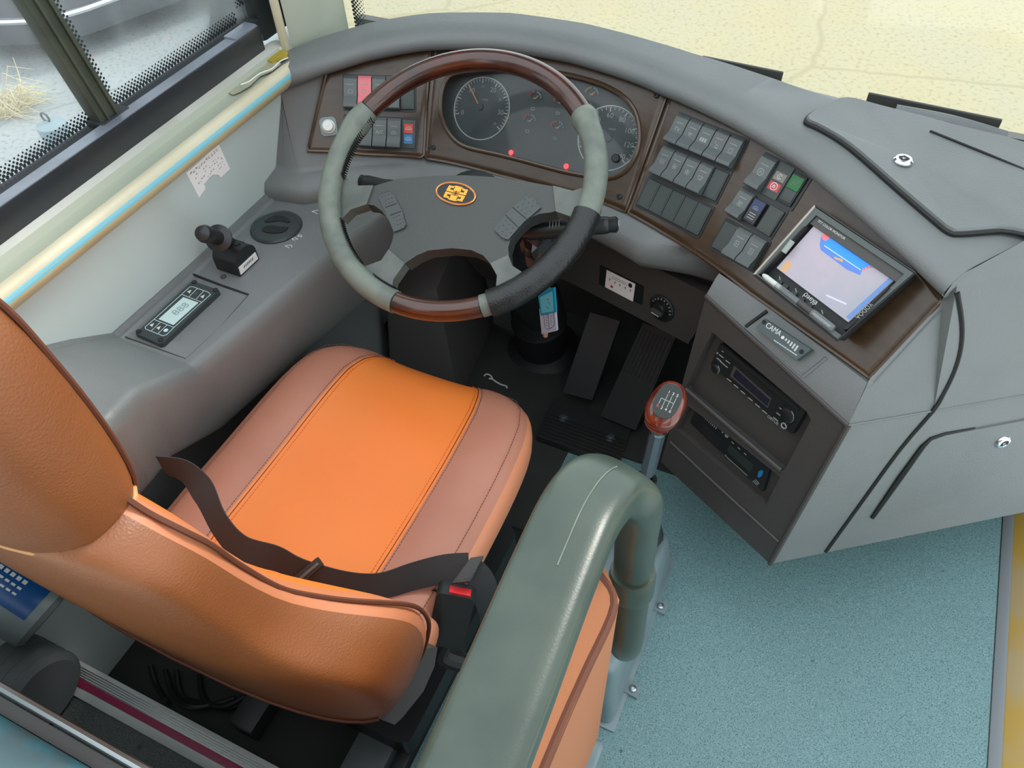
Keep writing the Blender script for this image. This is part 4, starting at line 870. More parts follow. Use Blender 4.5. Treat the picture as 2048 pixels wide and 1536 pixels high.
# pen lying on the lower ledge of the monitor
pa, pb = FM(*FM.at(*c3(228, 790), .001), .001), FM(*FM.at(*c3(925, 1330), .001), .001); pd = pb - pa; PL = np.linalg.norm(pd); PF = Fr(pa, FM.n, np.cross(pd, FM.n)); PF = PF if PF.n @ pd > 0 else Fr(pa, FM.n, -np.cross(pd, FM.n))
pen = thing('ballpoint_pen', 'clear plastic pen with a dark rubber grip lying below the screen', 'pen', (pa + pb) / 2)
mb = MB(); mb.lathe([(.0001, 0), (.0022, 0), (.0035, PL * .03), (.004, PL * .05), (.004, PL * .26)], 'mark', PF, 14); mb.build('end_piece', pen)
mb = MB(); mb.lathe([(.0042, PL * .2), (.0045, PL * .24), (.0045, PL * .54), (.0042, PL * .55)], 'clear', PF, 14); mb.build('barrel', pen)
mb = MB(); mb.lathe([(.0046, PL * .52), (.0051, PL * .54)] + [(.0051 + (.0003 if k % 2 else 0), PL * (.55 + k * .012)) for k in range(14)] + [(.0046, PL * .73)], 'plastic_dark', PF, 14); mb.build('rubber_grip', pen)
mb = MB(); mb.lathe([(.0052, PL * .71), (.0058, PL * .72), (.0055, PL * .98), (.005, PL), (.0001, PL)], 'clear', PF, 16); mb.box((.007, 0, PL * .86), (.0018, .004, PL * .24), 'clear', PF, bev=.0006); mb.build('cap', pen)

s4 = lambda x, y: (1400 + .1432 * x, 660 + .1432 * y)
rad = thing('car_radio', 'black car radio with a wide dark display in the console bay', 'radio', FC(*fc(1512, 775), -.016))
RQ = [fc(*s4(*q), -.004) for q in ((275, 195), (1480, 1120), (1285, 1455), (150, 480))]
mb = MB(); mb.prism(RQ, -.0155, -.004, 'plastic_black', FC, bev=.002); mb.build('face', rad)
mb = MB(); mb.prism([fc(*s4(*q), -.004) for q in ((330, 215), (1400, 1090), (1380, 1125), (310, 260))], -.0045, -.001, 'plastic_black', FC, bev=.0012); mb.build('slot_lip', rad)
mb = MB(); mb.prism([fc(*s4(*q), -.004) for q in ((480, 500), (1000, 960), (950, 1090), (425, 645))], -.0045, -.003, 'plastic_dark', FC, bev=.0006); ds = mb.build('display', rad)
mb = MB(); mb.prism([fc(*s4(*q), -.004) for q in ((510, 545), (985, 975), (945, 1060), (465, 640))], -.0032, -.0026, 'lcd_dark', FC); mb.build('display_glass', ds)
for q, rr_ in (((235, 535), .0085), ((1235, 1180), .0125)):
    mb = MB(); f = FC.sub(*fc(*s4(*q), -.004), -.004); mb.lathe([(rr_, 0), (rr_ * .95, .005), (rr_ * .8, .006), (.0001, .006)], 'plastic_black', f, 24); mb.ring(rr_ * .97, .0005, 'mark_dim', f, .003, 20, -1.3, 1.3); mb.build('knob', rad)
f = FC.sub(*fc(*s4(1175, 1335), -.004), -.004); mb = MB(); mb.ring(.0045, .0011, 'mark_dim', f, .0008, 20); mb.build('socket', rad)
urad = math.atan2(*(np.array(RQ[1]) - RQ[0])[::-1]); mb = MB()
for q in ((410, 700), (505, 785), (600, 870), (705, 965), (805, 1055), (905, 1145), (300, 365), (265, 412), (310, 458), (360, 502), (390, 445), (320, 300), (1145, 1110), (1105, 1180), (1060, 1245), (1180, 1235)):
    x, y = fc(*s4(*q), -.004); l_ = .0045 if q[0] not in (320,) else .0015; mb.line([(x - l_ * math.cos(urad), y - l_ * math.sin(urad)), (x + l_ * math.cos(urad), y + l_ * math.sin(urad))], .0016, 'mark_dim', FC, -.0038)
x, y = fc(*s4(1020, 1258), -.004); mb.text('OEYUE', .0072, 'mark_dim', FC, x, y, -.0036, urad); x, y = fc(*s4(245, 322), -.004); mb.ring(.0016, .0004, 'mark_dim', FC.sub(x, y), -.0036, 12); mb.build('key_legends', rad)

s5 = lambda x, y: (1370 + .1302 * x, 790 + .1302 * y)
tg = thing('tachograph', 'black tachograph unit with a grey-green display below the radio', 'tachograph', FC(*fc(1460, 895), -.012))
TQ = [fc(*s5(*q), -.003) for q in ((190, 165), (1300, 1130), (1190, 1480), (75, 425))]
mb = MB(); mb.prism(TQ, -.0115, -.003, 'plastic_black', FC, bev=.0015); mb.build('face', tg)
mb = MB(); mb.prism([fc(*s5(*q), -.003) for q in ((690, 765), (1055, 1080), (1000, 1190), (640, 855))], -.0035, -.0024, 'lcd_green', FC); mb.build('display', tg)
mb = MB(); mb.prism([fc(*s5(*q), -.003) for q in ((290, 440), (560, 690), (510, 800), (240, 560))], -.0035, -.0015, 'rubber', FC, bev=.0008); mb.build('chart_slot', tg)
mb = MB(); mb.prism([fc(*s5(*q), -.003) for q in ((1150, 1160), (1185, 1150), (1203, 1180), (1185, 1245), (1150, 1265), (1128, 1235))], -.0035, -.0005, 'sw_blue', FC, bev=.0006); mb.build('button', tg, label='blue button')
ut = math.atan2(*(np.array(TQ[1]) - TQ[0])[::-1]); mb = MB()
mb.line([fc(*s5(*q), -.003) for q in ((615, 915), (665, 975), (955, 1235))], .0008, 'mark_dim', FC, -.003)
for q in ((735, 735), (830, 820), (925, 905)): x, y = fc(*s5(*q), -.003); mb.line([(x - .0025 * math.cos(ut), y - .0025 * math.sin(ut)), (x + .0025 * math.cos(ut), y + .0025 * math.sin(ut))], .0013, 'mark_dim', FC, -.003)
for k in range(7):
    x, y = fc(*s5(325 + k * 27, 335 + k * 25), -.003); mb.line([(x, y - .002), (x, y + .002)], .0014, 'mark_dim', FC, -.003); x, y = fc(*s5(315 + k * 27, 362 + k * 25), -.003); mb.line([(x, y - .0014), (x, y + .0014)], .0014, 'mark_dim', FC, -.003)
x, y = fc(*s5(640, 625), -.003); mb.ring(.0032, .0007, 'mark_dim', FC.sub(x, y), -.003, 16); mb.ring(.0016, .0005, 'mark_dim', FC.sub(x, y), -.003, 12)
for q in ((225, 260), (575, 575)): x, y = fc(*s5(*q), -.003); mb.line([(x - .001, y), (x + .001, y)], .002, 'mark_dim', FC, -.003)
for k in range(3): mb.line([fc(*s5(*q), -.003) for q in ((1040 + k * 22, 1320 - k * 12), (1110 + k * 15, 1385 - k * 12))], .0007, 'mark_dim', FC, -.003)
mb.build('legends', tg)

s6 = lambda x, y: (1340 + .2603 * x, 600 + .2603 * y)
pm_ = mid[7] * .5 + low[7] * .5; FSH = Fr(pm_, COR - L1, mid[7] - low[7])
if FSH.n @ (CAM - pm_) < 0: FSH = Fr(pm_, L1 - COR, mid[7] - low[7])
cb = thing('control_box', 'grey control box with white lettering and rising bars on the console shelf', 'control box', FSH(*FSH.at(1566, 680), 0))
CQ = [FSH.at(*s6(*q), .012) for q in ((722, 142), (1085, 380), (972, 462), (658, 212))]
mb = MB(); mb.prism(CQ, -.004, .012, 'cama', FSH, bev=.0015); bx = mb.build('case', cb)
uc = math.atan2(*(np.array(CQ[1]) - CQ[0])[::-1]); mb = MB(); x, y = FSH.at(*s6(795, 226), .012); mb.text('CAMA', .0115, 'white', FSH, x, y, .012, uc, squeeze=.85)
x, y = FSH.at(*s6(867, 288), .012); mb.lathe([(.0026, .012), (.0026, .0125), (.0001, .0126)], 'white', FSH.sub(x, y), 14)
for k in range(5):
    x, y = FSH.at(*s6(892 + k * 19.5, 305 + k * 16.5), .012); h_ = .0022 + .0014 * k; mb.line([(x + h_ / 2 * math.sin(uc), y - h_ / 2 * math.cos(uc)), (x - h_ / 2 * math.sin(uc), y + h_ / 2 * math.cos(uc))], .0026, 'mark', FSH, .012)
x, y = FSH.at(*s6(880, 362), .012); [mb.line([(x + (k - 4) * .0048 * math.cos(uc), y + (k - 4) * .0048 * math.sin(uc)), (x + ((k - 4) * .0048 + .0032) * math.cos(uc), y + ((k - 4) * .0048 + .0032) * math.sin(uc))], .0014, 'mark', FSH, .012) for k in range(9)]; mb.build('lettering', cb)
for q in ((725, 170), (1012, 398)): mb = MB(); mb.lathe([(.0034, .0118), (.0034, .0128), (.0018, .0132), (.0001, .0125)], 'rubber', FSH.sub(*FSH.at(*s6(*q), .012)), 14); mb.build('screw', cb)
mb = MB()
for pts, m_, r_ in ((((582, 205), (745, 85)), 'rubber', .0028), (((1025, 590), (1205, 445)), 'plastic', .003), (((582, 215), (1010, 582)), 'plastic', .0012)):
    mb.tube([FSH(*FSH.at(*s6(*q)), .0005) for q in pts], r_, m_, 6)
mb.build('recess_edge', dash)

s7 = lambda x, y: (1180 + .09766 * x, 520 + .09766 * y)
au = thing('warning_unit', 'dark unit with a white printed label on the knee panel', 'control unit', KF(*KF.at(1240, 572), 0))
mb = MB(); mb.prism([KF.at(*s7(*q), .003) for q in ((205, 115), (1090, 555), (1060, 920), (185, 500))], -.002, .003, 'plastic_black', KF, bev=.0012); mb.build('plate', au)
mb = MB(); mb.prism([KF.at(*s7(*q), .003) for q in ((345, 200), (930, 490), (880, 850), (310, 550))], .0025, .0036, 'paper', KF)
x, y = KF.at(*s7(825, 520), .0036); mb.lathe([(.0048, .0034), (.0048, .004), (.0001, .0041)], 'rubber', KF.sub(x, y), 16)
mb.line([KF.at(*s7(*q), .0036) for q in ((435, 365), (760, 525))], .0007, 'ink', KF, .0035)
for k in range(8): x, y = KF.at(*s7(470 + k * 37, 345 + k * 17.5), .0036); mb.line([(x - .0009, y - .0008), (x + .0009, y + .0008)], .0013, 'ink', KF, .0035)
for q in ((405, 395), (515, 460), (612, 515), (725, 570), (830, 620)): x, y = KF.at(*s7(*q), .0036); mb.line([(x - .002, y + .001), (x + .002, y + .001)], .001, 'ink', KF, .0035); mb.line([(x, y + .001), (x - .0003, y - .003)], .0014, 'ink', KF, .0035)
x, y = KF.at(*s7(445, 545), .0036); mb.lathe([(.0032, .0034), (.0032, .0039), (.0001, .004)], 'sw_pinkred', KF.sub(x, y), 12); mb.build('printed_label', au)
kk = thing('heater_knob', 'round black dial knob right of the white printed label', 'knob', KF(*KF.at(1325, 617), 0))
fk = KF.sub(*KF.at(1325, 616)); mb = MB(); mb.lathe([(.0001, -.002), (.027, -.002), (.0275, .003), (.025, .005), (.0001, .005)], 'plastic_black', fk, 32)
for k in range(9): t = math.radians(160 - k * 20); mb.line([(.020 * math.cos(t), .020 * math.sin(t)), (.0225 * math.cos(t), .0225 * math.sin(t))], .0022, 'mark_dim', fk, .0048)
mb.build('dial_plate', kk); mb = MB(); mb.lathe([(.014, .004), (.0135, .012), (.012, .014), (.0001, .014)], 'plastic_black', fk, 26); mb.box((0, -.001, .017), (.026, .006, .009), 'plastic_dark', fk, bev=.0015); mb.line([(-.008, -.004), (.008, -.004)], .0016, 'mark', fk, .0218); mb.build('knob', kk)

# ================================================================== SIDE CONSOLE ON THE LEFT
sd = thing('side_console', 'grey moulded side console running along the left wall beside the seat', 'side console', (-.89, .55, 0))
ZL = .575
def ip(px, py, z): return aZ(px, py, z)
i1, i2, i3, i4 = ip(640, 525, ZL), ip(386, 731, ZL), ip(273, 779, .632), ip(222, 832, .645)
i0 = i1 + (i1 - i2) / np.linalg.norm(i1 - i2) * .19
x_in = lambda y: np.interp(y, [.0, i4[1], i3[1], i2[1], i1[1], i0[1]], [i4[0], i4[0], i3[0], i2[0], i1[0], i0[0]])
z_in = lambda y: np.interp(y, [0, i4[1], i3[1], i2[1], 2], [.648, .645, .632, ZL, ZL])
z_wall = lambda y: np.interp(y, [0, .40, .455, .517, .70, .92, 1.1], [.66, .655, .622, .578, .574, .575, .575])
mb = MB(); rings = []
for y in sorted(set(list(np.linspace(.30, 1.0, 40)) + [i2[1], i3[1], i4[1], .455, .517])):
    xi, zi, zw = x_in(y), z_in(y), z_wall(y); xw = -.972
    rings.append([np.array(p) for p in ((xw, y, zw + .010), (xw + .006, y, zw + .010), (xw + .010, y, zw + .004), (xw + .016, y, zw + .004), (xw + .021, y, zw), (xi - .012, y, zi + .001), (xi - .004, y, zi - .002), (xi + .002, y, zi - .010), (xi + .006, y, zi - .03), (xi - .005, y, zi - .15), (xi - .012, y, zi - .165), (xi - .06, y, zi - .175), (xi - .085, y, .33), (xi - .08, y, 0), (xw, y, 0))])
mb.loft(rings, 'plastic', True, True); mb.build('console_body', sd, angle=38)
mb = MB(); mb.tube([aZ(384, 548, ZL + .0005), aZ(440, 570, ZL + .0005), aZ(497, 590, ZL + .0005)], .0022, 'rubber', 6); mb.tube([aZ(497, 590, ZL + .0005), aZ(440, 655, ZL), aZ(372, 718, ZL + .0005), aZ(246, 672, ZL + .004)], .0012, 'plastic_dark', 6); mb.build('tray_groove', sd)
mb = MB()
for q, r_ in (((634, 424), .008), ((578, 493), .006), ((590, 478), .005), ((600, 472), .004)):
    P = aZ(*q, ZL + .0005); pts = [(r_ * (1 + .4 * math.sin(3 * k + q[0])) * math.cos(k * .7), .6 * r_ * (1 + .4 * math.cos(2 * k + q[1])) * math.sin(k * .7)) for k in range(9)]; mb.line(pts, .0012, 'white', Fr(P), 0, .0003)
mb.build('paint_chip', sd)
f = Fr(aZ(447, 554, ZL)); mb = MB(); mb.lathe([(.0001, 0), (.005, 0), (.005, .002), (.0025, .003), (.0001, .001)], 'plastic_dark', f, 14); mb.build('screw', sd)

dc = thing('temperature_controller', 'flat black controller with a pale grey display and six keys', 'controller', aZ(355, 625, ZL))
DQ = [aZ(*q, ZL + .011) for q in ((386, 562), (437, 579), (324, 688), (270, 668))]; FDsp = Fr((DQ[0] + DQ[1] + DQ[2] + DQ[3]) / 4 - np.array([0, 0, .006]), DQ[1] - DQ[2] + DQ[0] - DQ[3], np.cross([0, 0, 1], DQ[1] - DQ[2]))
dl = lambda x, y: FDsp.at(260 + x / 9.6, 540 + y / 9.6, .006)
mb = MB(); mb.prism([dl(*q) for q in ((1195, 205), (1705, 385), (630, 1400), (560, 1415), (105, 1215))], -.005, .006, 'cama_dark', FDsp, bev=.0012); mb.build('case', dc)
mb = MB(); mb.prism([dl(*q) for q in ((1025, 525), (1315, 630), (835, 1060), (550, 945))], .0055, .0066, 'lcd', FDsp); lc_ = mb.build('display', dc)
mb = MB(); a_, b_ = dl(960, 765), dl(1060, 690); rt = math.atan2(b_[1] - a_[1], b_[0] - a_[0]); mb.text('888', .020, 'lcd_digit', FDsp, *dl(975, 755), .0066, rt); mb.build('digits', lc_)
mb = MB(); W_ = .0009
mb.line([dl(*q) for q in ((990, 470), (1150, 325), (1200, 320), (1510, 430), (1545, 475), (1380, 620), (990, 470))], W_, 'lcd', FDsp, .006); mb.line([dl(*q) for q in ((990, 470), (460, 950), (845, 1105), (1380, 620))], W_, 'lcd', FDsp, .006)
mb.line([dl(*q) for q in ((460, 950), (290, 1095), (300, 1135), (630, 1265), (700, 1245), (845, 1105))], W_, 'lcd', FDsp, .006)
for p, q in (((1290, 360), (1135, 515)), ((1410, 410), (1270, 560)), ((580, 1010), (415, 1165)), ((710, 1060), (545, 1215))): mb.line([dl(*p), dl(*q)], W_ * .8, 'lcd', FDsp, .006)
mb.build('key_frame', dc)
for q, m_ in (((1150, 415), 'mark'), ((1275, 465), 'button'), ((1405, 510), 'mark'), ((430, 1055), 'mark'), ((560, 1110), 'mark'), ((690, 1160), 'blue_line')):
    mb = MB(); x, y = dl(*q); mb.prism([(x - .004, y - .003), (x + .004, y), (x - .002, y + .004)] if m_ == 'mark' else rrect(.007, .007, .003, 3, x, y), .0058, .0066, m_, FDsp); mb.build('key', dc)
for q in ((1235, 235), (1640, 385), (170, 1180), (590, 1345)): mb = MB(); mb.lathe([(.0001, .0055), (.0042, .0055), (.0042, .0075), (.002, .0085), (.0001, .007)], 'rubber', FDsp.sub(*dl(*q)), 12); mb.build('screw', dc)

hb = thing('parking_brake_valve', 'black parking brake valve with a stubby lever on the side console', 'parking brake', aZ(474, 530, ZL))
B1, B2, B3 = aZ(434, 537, ZL + .002), aZ(480, 553, ZL + .002), aZ(518, 517, ZL + .002); FH = Fr((B1 + B3) / 2, B2 - B1, B3 - B2)
hw, hl = np.linalg.norm(B2 - B1) / 2, np.linalg.norm(B3 - B2) / 2
mb = MB(); g_ = Fr(FH(0, 0, 0), FH.v, FH.n); arcp = [(-hl, -.001), (hl, -.001), (hl, .018)] + [(hl * math.cos(t), .022 + hl * .78 * math.sin(t)) for t in np.linspace(.05, math.pi - .05, 14)] + [(-hl, .018)]
mb.prism(arcp, -hw, hw, 'plastic_black', g_, bev=.0025); mb.box((0, hl * .2, .022 + hl * .74), (.026, .008, .004), 'rubber', FH); mb.box((.004, hl * .62, .022 + hl * .5), (.018, .004, .006), 'rubber', FH); mb.build('housing', hb, angle=30)
mb = MB(); mb.prism([(-hl * .9, .002), (hl * .9, .002), (hl * .86, .017), (-hl * .86, .017)], hw - .0005, hw + .0012, 'white', g_)
for k in range(6): mb.line([(-hl * .45 + k * hl * .17, .009), (-hl * .38 + k * hl * .17, .013)], .002, 'ink', g_, hw + .0012)
mb.build('label_plate', hb, label='white label plate')
a = FH(-.004, hl * .1, .045); tip = aZ(403, 466, ZL + .125); d = nrm(tip - a); LL = np.linalg.norm(tip - a); fl = Fr(a, np.cross(d, [0, 0, 1]), np.cross(d, np.cross(d, [0, 0, 1]))); fl = fl if fl.n @ d > 0 else Fr(a, -fl.u, fl.v)
mb = MB(); mb.lathe([(.008, -.01), (.008, LL * .36), (.022, LL * .38), (.0225, LL * .42), (.012, LL * .46), (.0112, LL * .7), (.0135, LL * .74), (.0145, LL * .9), (.012, LL * .98), (.006, LL * 1.01), (.0001, LL * 1.015)], 'plastic_black', fl, 26); mb.build('lever', hb)
av = thing('air_vent', 'round black air vent with two curved slots in the side console', 'air vent', aZ(552, 452, ZL))
va = aZ(552, 452, ZL + .004); FV = Fr(va - np.array([0, 0, .004])); rv = .5 * (np.linalg.norm(aZ(500, 458, ZL + .004) - aZ(605, 446, ZL + .004))); rv = min(rv, .062)
mb = MB(); mb.lathe([(.0001, -.002), (rv * .98, -.002), (rv, .0025), (rv * .95, .0055), (rv * .90, .004), (rv * .88, .0045), (.0001, .006)], 'cama_dark', FV, 48); mb.build('disc', av)
sv = lambda x, y: FV.at(370 + x / 8.192, 430 + y / 8.192, .006)
for pts in ([(1300, 105), (1380, 45), (1480, 12), (1600, 15), (1690, 60), (1725, 100), (1690, 125), (1640, 110), (1560, 95), (1440, 110), (1340, 118)], [(1255, 225), (1330, 180), (1430, 168), (1540, 190), (1640, 195), (1690, 205), (1650, 260), (1570, 290), (1460, 300), (1340, 290), (1265, 260)]):
    mb = MB(); mb.prism([sv(*q) for q in pts], .0045, .0068, 'rubber', FV, bev=.0006, seg=1); mb.build('slot', av)
mat_done = None

# paper notice and tape left on the wall and the trim
cpz = lambda x, y: (360 + x * .078125, 280 + y * .078125); PWf = Fr((-.9695, .60, .68), (0, 1, 0), (0, 0, 1))
nt_ = thing('paper_notice', 'torn white paper notice stuck on the wall below the blue stripe', 'notice', PWf(*PWf.at(*cpz(700, 700)), 0))
mb = MB(); mb.prism([PWf.at(*cpz(*q)) for q in ((150, 840), (430, 605), (700, 350), (990, 110), (1130, 420), (1275, 740), (1160, 850), (1040, 960), (1010, 930), (970, 885), (900, 890), (840, 885), (740, 960), (660, 1080), (600, 1130), (640, 1180), (640, 1260), (560, 1360), (485, 1480), (400, 1320), (340, 1195), (240, 1010))], -.0004, .0006, 'paper', PWf); mb.build('sheet', nt_)
mb = MB(); rng = random.Random(5)
def prow(p, q, n, h, m, keep=1.0):
    for k in range(n):
        if rng.random() > keep: continue
        x, y = PWf.at(*cpz(*(between(p, q, (k + .5) / n)))); L_ = np.linalg.norm(np.array(PWf.at(*cpz(*q))) - PWf.at(*cpz(*p))) / n * .36
        for _ in range(3): a = rng.uniform(-1, 1); mb.line([(x - L_ * rng.random(), y + h * a), (x + L_ * rng.random(), y + h * (a + rng.uniform(-.8, .8)))], h * .35, m, PWf, .0006, .0002)
prow((250, 890), (970, 240), 11, .0022, 'ink')
for k, (p, q) in enumerate((((330, 940), (1060, 380)), ((370, 1010), (1090, 450)), ((400, 1080), (1120, 540)), ((440, 1130), (800, 850)), ((900, 800), (1150, 610)))): prow(p, q, 12 if k < 3 else 6, .0012, 'ink', .6)
mb.build('print', nt_)
tp_ = thing('tape_residue', 'yellowed strip of torn tape on the trim beside the pillar', 'tape', aZ(525, 140, .78))
FT = Fr((-.975, .95, .7806)); 
mb = MB(); mb.prism([FT.at(*q) for q in ((455, 186), (470, 174), (490, 160), (515, 134), (545, 122), (562, 128), (545, 142), (520, 153), (500, 172), (480, 184), (466, 190))], 0, .0014, 'tape', FT); mb.build('clear_tape', tp_)
mb = MB(); mb.prism([FT.at(*q, .0014) for q in ((536, 124), (545, 112), (566, 102), (577, 108), (574, 118), (556, 122), (545, 127))], .0005, .005, 'tape_yellow', FT, bev=.001); mb.build('yellow_tape', tp_)
mb = MB(); mb.tube(smooth_path([FT(*FT.at(*q), .0025) for q in ((482, 172), (500, 165), (520, 150), (545, 140), (560, 126), (577, 118))], 4), .0012, 'white', 5); mb.build('torn_edge', tp_)

# ================================================================== DRIVER'S SEAT
XS = -.537
seat = thing('driver_seat', 'orange and brown leather driver seat with headrest and black lap belt', 'seat', (XS, .45, 0))
mb = MB()
xs = [-1, -.97, -.9, -.78, -.66, -.53, -.525, -.35, 0, .35, .525, .53, .66, .78, .9, .97, 1]
def crown(a): return .012 * math.exp(-((abs(a) - .72) / .2) ** 2) - .004 * (1 - min(abs(a), 1) ** 2) - .020 * max(0, (abs(a) - .88) / .12) ** 2
def cush_w(y): return np.interp(y, [.26, .32, .45, .60, .68, .72, .75, .772], [.215, .228, .230, .228, .222, .208, .182, .14])
st = []
for y, dz, dr in ((.235, -.03, .9), (.25, -.006, .97), (.28, 0, 1), (.34, 0, 1), (.42, -.002, 1), (.5, -.003, 1), (.58, -.001, 1), (.64, .001, 1), (.69, .001, 1), (.725, -.005, 1), (.75, -.018, 1), (.766, -.036, 1), (.775, -.06, 1)):
    hw_ = cush_w(y) * dr + .008; XS = -.545; top = [(XS + a * hw_, y, .455 + dz + crown(a)) for a in xs]
    bot = [(XS + a * hw_, y + (.0 if y < .7 else -.006), zb) for a, zb in ((1.012, .42 + dz * .5), (1.0, .385 + dz * .3), (.95, .355), (0, .345), (-.95, .355), (-1.0, .385 + dz * .3), (-1.012, .42 + dz * .5))]
    st.append([np.array(p) for p in top + bot])
XS = -.537; n = len(st[0]); vs = [p for r in st for p in r]; fs = []; ms = []
for i in range(len(st) - 1):
    for j in range(n):
        fs.append((i * n + j, i * n + (j + 1) % n, (i + 1) * n + (j + 1) % n, (i + 1) * n + j)); ms.append('orange' if 5 <= j <= 10 else 'brown' if 1 <= j < len(xs) - 2 else 'tan_light')
fs += [tuple(range(n))[::-1], tuple((len(st) - 1) * n + j for j in range(n))]; ms += ['brown', 'brown']
mb.add(vs, fs, ms); cu_ = mb.build('cushion', seat, angle=80); sub = cu_.modifiers.new('subdivision', 'SUBSURF'); sub.levels = sub.render_levels = 1
def stop(y, a, lift=.0012):
    i = max(0, min(len(st) - 2, sum(1 for r in st if r[0][1] <= y) - 1)); t = (y - st[i][0][1]) / (st[i + 1][0][1] - st[i][0][1]); A = [np.interp(a, xs, [p[k] for p in st[i][:len(xs)]]) for k in range(3)]; B = [np.interp(a, xs, [p[k] for p in st[i + 1][:len(xs)]]) for k in range(3)]
    return np.array(A) * (1 - t) + np.array(B) * t + np.array([0, 0, lift])
for a0, m_, off in ((-.53, 'seam', 0), (.53, 'seam', 0), (-.50, 'stitch_orange', 1), (.50, 'stitch_orange', 1), (-.565, 'stitch_brown', 1), (.565, 'stitch_brown', 1), (-.90, 'stitch_brown', 1), (.90, 'stitch_brown', 1)):
    mb = MB()
    if not off: mb.tube([stop(y, a0, .0001) for y in np.linspace(.26, .768, 50)], .0008, m_, 5)
    else:
        ys_ = np.arange(.27, .765, .0052)
        for y in ys_: mb.tube([stop(y, a0, .0002), stop(min(y + .0032, .769), a0, .0002)], .0007, m_, 4)
    mb.build('stitching', cu_)
# backrest: closed cross-sections from the seat upwards
def bring(z, hw_, y0, y1, wing=.02, n=36, p=3.2, cx=XS):
    o = []; yc, ht = (y0 + y1) / 2, (y1 - y0) / 2
    for k in range(n):
        t = 2 * math.pi * k / n; c, s = math.cos(t), math.sin(t); a = math.copysign(abs(c) ** (2 / p), c); b = math.copysign(abs(s) ** (2 / p), s)
        o.append(np.array([cx + hw_ * a, yc + ht * b + wing * a * a * (1 if b > 0 else .3), z - .02 * (b if z < .85 else b * max(0, (.93 - z) / .08))]))
    return o
BK = [(.47, .20, .175, .255, .012), (.485, .235, .160, .268, .018), (.52, .258, .150, .275, .03), (.57, .272, .142, .270, .045), (.62, .280, .134, .262, .060), (.66, .278, .128, .252, .066), (.69, .272, .123, .242, .064), (.715, .256, .119, .232, .055), (.737, .233, .116, .224, .042), (.765, .208, .112, .214, .030), (.80, .191, .108, .205, .020), (.86, .179, .103, .195, .013), (.90, .174, .100, .189, .009), (.925, .164, .098, .183, .006), (.945, .142, .097, .179, .004), (.965, .125, .097, .176, .004)]
bn = 36; R_ = [bring(z, h, a, b, w) for z, h, a, b, w in BK]; vs = [p for r in R_ for p in r]; fs = []; ms = []
for i in range(len(R_) - 1):
    for j in range(bn):
        fs.append((i * bn + j, i * bn + (j + 1) % bn, (i + 1) * bn + (j + 1) % bn, (i + 1) * bn + j)); t = 2 * math.pi * (j + .5) / bn; front = math.sin(t) > .25
        ms.append(('orange' if abs(math.cos(t)) < .80 else 'brown_front') if front else 'tan')
fs += [tuple(range(bn))[::-1], tuple((len(R_) - 1) * bn + j for j in range(bn))]; ms += ['tan', 'tan']
mb = MB(); mb.add(vs, fs, ms); bk = mb.build('backrest', seat, angle=80); sub = bk.modifiers.new('subdivision', 'SUBSURF'); sub.levels = sub.render_levels = 1
mb = MB(); kk_ = [2, 16]
for j in (2, 16):
    mb.tube(smooth_path([R_[i][j] + np.array([.0016 if j == 2 else -.0016, .0010, .0018]) for i in range(1, len(R_))], 5), .0026, 'seam', 6)
mb.tube([R_[2][j] * .5 + R_[3][j] * .5 + np.array([0, -.001, 0]) for j in range(19, 35)], .0022, 'seam', 6); mb.build('piping', bk)
HR = [(.925, .095, .112, .180), (.935, .122, .098, .194), (.96, .132, .090, .200), (1.0, .137, .085, .203), (1.05, .138, .083, .203), (1.10, .135, .086, .200), (1.14, .128, .092, .196), (1.17, .112, .102, .186), (1.183, .085, .118, .170), (1.187, .04, .135, .155)]
mb = MB(); RH = [bring(z, h, a, b, 0, 32, 2.7) for z, h, a, b in HR]; mb.loft(RH, 'tan', True, True); hd = mb.build('headrest', seat, angle=80); sub = hd.modifiers.new('subdivision', 'SUBSURF'); sub.levels = sub.render_levels = 1
mb = MB(); mb.tube([p * 1.0 for p in smooth_path([RH[i][3] for i in range(1, 9)], 4)], .0022, 'seam', 6); mb.tube(smooth_path([RH[i][13] for i in range(1, 9)], 4), .0022, 'seam', 6)
hc_ = np.mean(RH[2], 0); mb.tube([np.array([hc_[0], hc_[1], .948]) + (p - hc_) * np.array([1.035, 1.05, 0]) for p in RH[1]], .0026, 'thread', 6, True); mb.build('stitched_seam', hd)
# base
mb = MB(); mb.prism(rrect(.34, .40, .03, 3, XS, .50), .20, .36, 'plastic_black', ID, bev=.01); mb.prism(rrect(.36, .44, .02, 3, XS, .48), .05, .11, 'plastic_black', ID, bev=.008)
for k in range(5): mb.prism(rrect(.30 - .03 * (k % 2), .34 - .03 * (k % 2), .03, 3, XS, .49), .105 + k * .02, .125 + k * .02, 'rubber', ID, bev=.004)
mb.box((XS - .12, .46, .026), (.05, .56, .05), 'plastic_black', ID, bev=.004); mb.box((XS + .11, .42, .026), (.07, .60, .05), 'steel_dark', ID, bev=.006); mb.box((XS + .155, .44, .012), (.03, .62, .022), 'plastic_black', ID, bev=.004); mb.build('pedestal', seat)
RF = Fr((-.300, .27, .43), (0, 1, 0), (0, 0, 1)); mb = MB()
mb.prism([RF.at(*q) for q in ((870, 1292), (864, 1330), (842, 1380), (800, 1432), (784, 1447), (735, 1428), (760, 1380), (800, 1300))], -.012, .004, 'plastic_dark', RF, bev=.005, seg=3); mb.build('recliner_cover', seat)
